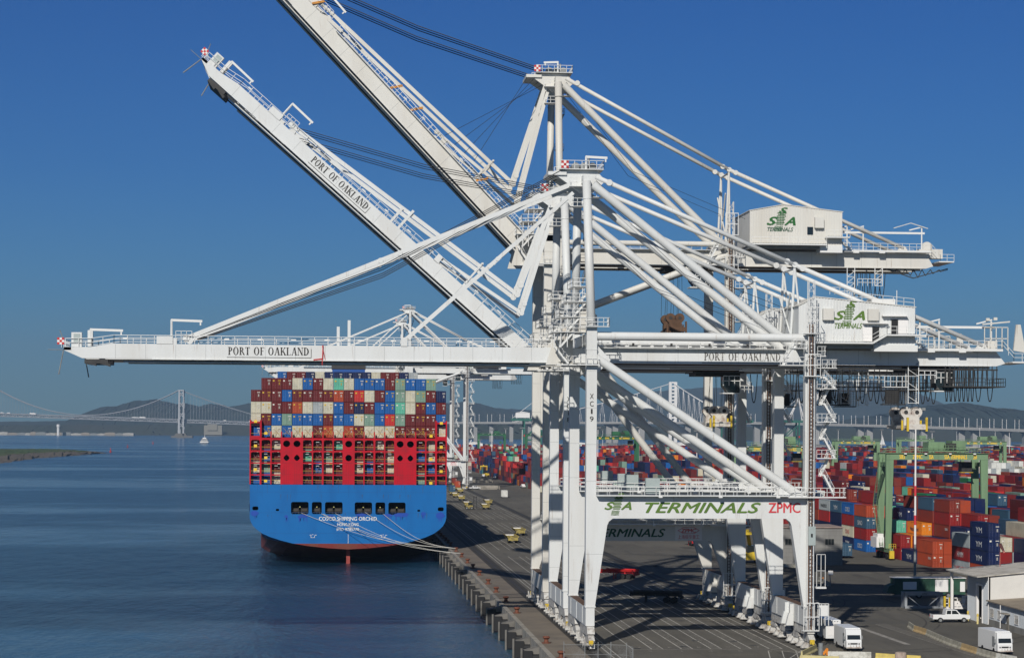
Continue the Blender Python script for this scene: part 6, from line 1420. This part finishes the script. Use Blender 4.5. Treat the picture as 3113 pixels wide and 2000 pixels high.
# yellow terminal chassis trailers
CY_ = mat('chassis_yellow', (.34, .27, .07), .7, dirt=(.09, .07, .05), dirt_amt=1.0, scale=1.2)
def chassis(px, py, label, m_=CY_, ang=0, L_=12.5, load=None):
    p = G(px, py); t = thing('chassis_trailer', label, 'trailer', (0, 0, 0), 'container trailers on the quay')
    m = MB(); m.box(-.9, -.5, 0, L_, 1.15, 1.5); m.box(.5, .9, 0, L_, 1.15, 1.5)
    for k in range(5): m.box(-1.25, 1.25, .1+k*(L_-.4)/4, .4+k*(L_-.4)/4, 1.1, 1.45)
    m.prism([(-1.4, 1.5), (-1.1, 1.5), (-1.5, 1.95), (-1.6, 1.9)], 'y', .1, L_-.1); m.prism([(1.4, 1.5), (1.6, 1.9), (1.5, 1.95), (1.1, 1.5)], 'y', .1, L_-.1); m.build('frame', m_, t)
    m = MB(); m.box(-1.3, 1.3, -.15, .12, .75, 1.2); m.build('rear_bumper', m_, t)
    m = MB(); m.box(-.6, -.45, L_-2.8, L_-2.6, 0, 1.2); m.box(.45, .6, L_-2.8, L_-2.6, 0, 1.2); m.build('landing_leg', m_, t)
    m = MB(); m.box(-1.2, 1.2, L_-.2, L_, 1.5, 1.75); m.build('front_bolster', SIGNW, t)
    for yy in (1.3, 2.6):
        for xx in (-.95, .95): m = MB(); m.tube((xx-.28, yy, .5), (xx+.28, yy, .5), .5, 14); m.build('wheel', BLACK, t)
    if load: pass
    t.location = (p.x, p.y, 0); t.rotation_euler = (0, 0, R(ang)); return t
for i, (px, py) in enumerate(((1560, 1651), (1582, 1628), (1478, 1548), (1486, 1534), (1423, 1541), (1404, 1521), (1386, 1512), (1400, 1498))):
    chassis(px, py, 'yellow empty chassis trailer on the quay road, %s nearest to the camera' % ordn(i+1))
chassis(1935, 1760, 'bright red low trailer standing alone between the nearest crane legs', RED, 58, 7.5)
chassis(2072, 1832, 'dark trailer in the deep shade between the crane legs', DARK, 70, 9)
chassis(2118, 1660, 'red trailer end just left of the shaded landside leg', RED, 5, 9)
for k, (px, py, c_, lab_) in enumerate(((1376, 1505, 'C', 'steel blue container on a trailer beside the ship'), (1392, 1490, 'O', 'rust orange container on a trailer beside the ship'), (1383, 1478, 'X', 'brown red container on a trailer beyond the orange one'))):
    p = G(px, py); chassis(px, py, 'trailer under the '+lab_.replace(' on a trailer', ''), CY_); container(p.x, p.y, 1.5, c_, 12.19, lab_, GY)
p = G(1537, 1513); container(p.x-.3, p.y, .4, 'W', 6.06, 'small white container box standing alone on the asphalt', GY, labs=1); m = MB(); m.box(p.x-1.4, p.x+.9, p.y+.2, p.y+6, 0, .4); tag(m.build('timber_blocks', DARK), 'dark blocks under the small white container box', 'blocks')
# parked blue stacked chassis and container behind the block building
p = G(2575, 1697); container(p.x, p.y, .6, 'C', 12.19, 'steel blue container end standing right of the grey block building', GY)
# forklift
p = G(1442, 1548); t = thing('forklift', 'yellow forklift with dark mast among the trailers on the quay', 'forklift', (p.x, p.y, 0)); x, y = p.x, p.y
m = MB(); m.prism([(x-3.4, .5), (x-.6, .5), (x-.6, 1.5), (x-1.6, 1.6), (x-3.2, 1.3)], 'y', y-.8, y+.9); m.build('body', CY_, t); m = MB(); m.box(x-.3, x-.15, y-.8, y-.65, .2, 5); m.box(x-.3, x-.15, y+.7, y+.85, .2, 5); m.box(x+.8, x+.9, y-.8, y+.85, .2, 4.9); m.box(x-.3, x+.9, y-.8, y+.85, 4.4, 4.6); m.build('mast', DARK, t); m = MB(); m.box(x-2.3, x-.7, y-.6, y+.7, 1.5, 2.6); m.build('cab', GLASS, t); wheels_at([(x-2.9, y-.8), (x-1.0, y-.8), (x-2.9, y+.9), (x-1.0, y+.9)], .55, .35, t)
# yellow container handlers
for k, (px, py, lab_) in enumerate(((1553, 1461, 'yellow container handler before the stacks, left of the white crane legs'), (2286, 1712, 'yellow machine parked between the landside crane legs'), (1476, 1450, 'yellow and white tractor in front of the pink and orange containers'))):
    p = G(px, py); x, y = p.x, p.y; t = thing('container_handler', lab_, 'vehicle', (x, y, 0))
    m = MB(); m.prism([(x-2, .8), (x+2.2, .8), (x+2.4, 2.2), (x+.5, 2.6), (x-2, 2.0)], 'y', y, y+5); m.build('body', YEL, t); m = MB(); m.beam((x+.5, y+4, 2.6), (x-1.5, y-2, 7.5), .7, .7); m.box(x-3.6, x+1.0, y-2.6, y-2.0, 6.6, 7.3); m.box(x-3.4, x-3.0, y-2.6, y-2.2, 4.4, 6.6); m.box(x+.5, x+.9, y-2.6, y-2.2, 4.4, 6.6); m.build('lifting_arm', YEL, t); m = MB(); m.box(x-.8, x+.8, y+1, y+2.6, 2.4, 4.0); m.build('cab', GLASS, t); wheels_at([(x-1.7, y+.4), (x+1.7, y+.4), (x-1.7, y+4.2), (x+1.7, y+4.2)], .8, .6, t, 'x')
# long pale slabs on the ground
for k, (px, py) in enumerate(((1480, 1487), (1465, 1466))):
    p = G(px, py); m = MB(); L_ = 10.8 if k == 0 else 10.5
    m.box(p.x-5.2, p.x+L_-5, p.y, p.y+2.4, .5, 1.9); m.box(p.x-4.8, p.x+L_-5.5, p.y+.2, p.y+2.2, 0, .5); m.box(p.x+L_-4.7, p.x+L_-4.3, p.y, p.y+.4, 0, 1.6)
    for q in range(9): m.box(p.x-5+q*1.2, p.x-4.9+q*1.2, p.y-.05, p.y, .5, 1.9)
    tag(m.build('hatch_cover', CONC), 'long pale flat slab lying across the quay, %s of two' % ('nearer' if k == 0 else 'farther'), 'slab')
# spreader frame and green machine at the right
p = G(2808, 1848); x, y = p.x, p.y; t = thing('spreader_frame', 'grey spreader frame lettered ZPMC 1 lying in the shade', 'spreader frame', (x, y, 0))
SPG = mat('spreader_pale_grey', (.30, .32, .34), .6, var=.3, scale=1); m = MB()
for dx in (-3.3, 2.9): m.box(x+dx, x+dx+.45, y, y+2.4, 0, 2.6)
m.box(x-3.3, x+3.35, y-.05, y+.3, 2.2, 2.7); m.box(x-3.3, x+3.35, y-.3, y+.3, .0, .35); m.beam((x-2.8, y, .4), (x-.4, y, .4), .1, .1); m.beam((x-2.8, y+.1, 2.1), (x-.6, y+.1, .4), .14, .14); m.beam((x+2.8, y+.1, 2.1), (x+.8, y+.1, .4), .14, .14); m.box(x-3.3, x+3.35, y+2.1, y+2.4, 2.2, 2.7); m.build('frame', SPG, t); text('ZPMC 1', .38, TXTK, t, (x+.3, y-.08, 2.3), name='lettering')
p = G(2850, 1822); x, y = p.x, p.y+3; t = thing('green_machine', 'shade-darkened green machine with white doors behind the grey spreader frame', 'machine', (x, y, 0))
m = MB(); m.box(x-7, x+6, y, y+3, 1.0, 3.6); m.box(x-7, x+6, y-.1, y+3.1, .7, 1.0); m.prism([(x-8.5, 1), (x-7, 1), (x-7, 2.6), (x-8, 2.2)], 'y', y, y+3); m.build('body', mat('machine_shaded_green', (.02, .075, .045), .6, dirt=(.015, .03, .02), dirt_amt=.8, scale=1), t)  # body green darkened in the colour itself to stand for shade
m = MB(); m.box(x+.4, x+2.8, y-.13, y-.1, 1.2, 3.4); m.box(x+5, x+5.9, y-.13, y-.1, 1.2, 3.0); m.box(x-5.5, x-3, y-.13, y-.1, 1.6, 3.0); m.build('door', SIGNW, t); m = MB(); m.box(x-7.1, x+6.1, y-.2, y+3.2, 3.6, 3.72); m.build('roof', SIGNW, t); wheels_at([(x-5, y-.1), (x-2.6, y-.1), (x+2.8, y-.1)], .55, .4, t)
p = G(2905, 1868); x, y = p.x, p.y+1; t = thing('white_frame_trailer', 'white steel frame load with yellow hooks behind the pickup', 'trailer', (x, y, 0)); m = MB()
m.box(x-1.6, x+4.2, y, y+2.2, .9, 1.2); m.rail([(x-1.6, y, .9), (x+4.2, y, .9)], 1.8, .7, .14); m.box(x-.8, x+1.4, y-.05, y+.02, 1.3, 2.2); m.box(x+1.9, x+3.8, y+.3, y+1.8, 1.2, 2.9); m.build('frame', SIGNW, t); m = MB(); m.box(x-1.75, x-1.4, y-.2, y+.1, 1.2, 3.0); m.box(x-.9, x-.6, y-.2, y+.1, 1.2, 2.8); m.build('hook', YEL, t); wheels_at([(x-.5, y), (x+3, y)], .5, .3, t)
# ================================================================ CONCRETE BARRIERS
CTAN = mat('barrier_tan', (.42, .30, .15), .85, dirt=(.24, .17, .09), dirt_amt=.8, scale=1.2); CPALE = mat('barrier_pale', (.36, .34, .28), .85, dirt=(.17, .16, .12), dirt_amt=.9, scale=1.2); CYEL = mat('barrier_yellow', (.60, .47, .12), .8, dirt=(.35, .28, .12), dirt_amt=.7, scale=1.5); CYP = mat('barrier_pale_yellow', (.52, .45, .22), .8, var=.25, scale=1.0); CWHI = mat('barrier_white', (.56, .55, .50), .8, dirt=(.22, .21, .17), dirt_amt=.95, scale=1.3)
def barrier(a, b_, m_, label, h=.85):
    a = Vector(a); b_ = Vector(b_); d = b_-a; L_ = d.length; ang = math.atan2(d.y, d.x); m = MB()
    m.prism([(-.3, 0), (.3, 0), (.28, .12), (.13, .32), (.09, h), (-.09, h), (-.13, .32), (-.28, .12)], 'x', .03, L_-.03)
    for k in (.25, .75): m.box(L_*k-.25, L_*k+.25, -.32, .32, -.0, .06)
    M = Matrix.Translation((a.x, a.y, 0)) @ Matrix.Rotation(ang, 4, 'Z'); m.xf(M); o = m.build('concrete_barrier', m_); tag(o, label, 'barrier', 'concrete road barriers')
bp_ = [(2763, 1905), (2780, 1917), (2818, 1929), (2846, 1942), (2884, 1958), (2924, 1972), (2972, 1987), (3030, 2003), (3090, 2014)]
bm_ = [CPALE, CTAN, CPALE, CPALE, CPALE, CTAN, CPALE, CWHI]; nm_ = ['short pale grey', 'tan', 'pale mottled', 'long pale mottled', 'pale greenish grey', 'tan', 'pale grey', 'whitish']
for k in range(8): barrier(G(*bp_[k]), G(*bp_[k+1]), bm_[k], '%s concrete barrier, %s from the left in the slanting row by the pickup' % (nm_[k], ordn(k+1)))
barrier(G(2516, 1998), G(2649, 2000), CWHI, 'chipped white concrete barrier in front of the step vans')
barrier(G(2432, 2012), G(2552, 2016), CYP, 'pale yellow barrier left of the chipped white one at the bottom edge', .95)
barrier(G(2437, 1998), G(2480, 1976), CYP, 'pale yellow barrier angled back beside the crane foot')
barrier(G(2662, 2003), G(2800, 2012), CYEL, 'bright yellow concrete barrier at the bottom edge')
p = G(2738, 2010); m = MB(); m.tube((p.x, p.y, 0), (p.x, p.y, 1.15), .75, 16); m.tube((p.x, p.y, 1.15), (p.x, p.y, 1.25), .75, 16, r2=.55); tag(m.build('round_concrete_post', mat('pinkish_concrete', (.42, .33, .27), .85, dirt=(.2, .15, .12), dirt_amt=.8, scale=2)), 'stubby round pinkish concrete block before the bright yellow barrier', 'block')
p = G(2495, 1990); x, y = p.x, p.y; t = thing('utility_post', 'grey post with orange bracket between the pale yellow barriers', 'post', (x, y, 0)); m = MB(); m.tube((x, y, 0), (x, y, 1.6), .32, 12); m.build('post', GREY, t); m = MB(); m.beam((x+.3, y-.1, .1), (x+.9, y-.1, .9), .12, .3); m.box(x+.7, x+.95, y-.3, y+.1, 0, .9); m.build('orange_bracket', ORG, t)
# sign and small concrete ramp beyond
p = G(2525, 1778); x, y = p.x, p.y; t = thing('road_sign', 'small pale sign on a leaning post beyond the elevator tower', 'sign', (x, y, 0)); m = MB(); m.beam((x, y, 0), (x-.15, y, 2.0), .14, .14); m.build('post', GREY, t); m = MB(); m.box(x-.5, x+.45, y-.1, y-.05, 2.0, 2.85); m.build('sign_plate', SIGNW, t)
a = G(2490, 1766); barrier(a, G(2522, 1782), CPALE, 'low pale concrete barrier lying below the small sign'); barrier(G(2372, 1722), G(2458, 1726), CPALE, 'long low concrete kerb in front of the grey block building', .7)
p = G(2502, 1765); m = MB(); m.tube((p.x, p.y, .05), (p.x, p.y, .8), .2, 10, r2=.05); m.box(p.x-.25, p.x+.25, p.y-.25, p.y+.25, 0, .05); tag(m.build('traffic_cone', ORG), 'orange traffic cone near the small sign', 'cone')
p = G(3070, 1710); 
p = W(3040, 1690, 330); m = MB(); m.tube((p.x, 330, p.z+2), (p.x+.7, 330, p.z+.6), .28, 10, r2=.16); m.tube((p.x, 330, 7), (p.x, 330, p.z+2.1), .04, 6); tag(m.build('wind_sock', mat('faded_pink_cloth', (.62, .25, .2), .8)), 'faded pink wind sock above the workshop roof', 'wind sock')
# distant low port buildings beyond the yard
r3 = random.Random(9)
for k in range(22):
    px = 1420+k*80+r3.uniform(-15, 15); Y = 2350+r3.uniform(-60, 250); p = W(px, 1340, Y); wd = r3.uniform(16, 34); h_ = r3.uniform(6, 15); m = MB(); m.box(p.x, p.x+wd, Y, Y+30, 0, h_); m.prism([(p.x-.5, h_), (p.x+wd+.5, h_), (p.x+wd/2, h_+1.5)], 'y', Y-.5, Y+30.5)
    for q in range(int(wd/4)): m.box(p.x+1+q*4, p.x+3+q*4, Y-.1, Y, 2, h_*.6)
    tag(m.build('port_warehouse', [SIGNW, GREY, CONC, SHED][k % 4]), 'distant low warehouse beyond the yard, %s from the left' % ordn(k+1), 'warehouse', 'warehouses beyond the yard')
# ================================================================ HAZE
HZ = bpy.data.materials.new('air_haze'); HZ.use_nodes = True; n = HZ.node_tree.nodes; n.remove(n['Principled BSDF']); pv = n.new('ShaderNodeVolumePrincipled'); pv.inputs['Color'].default_value = (.52, .75, 1.0, 1); pv.inputs['Density'].default_value = 6e-5; pv.inputs['Anisotropy'].default_value = .2
HZ.node_tree.links.new(pv.outputs[0], n['Material Output'].inputs['Volume'])
mb = MB(); mb.box(-15000, 15000, -1500, 18500, -20, 760); hz_ = mb.build('haze', HZ); hz_['kind'] = 'stuff'
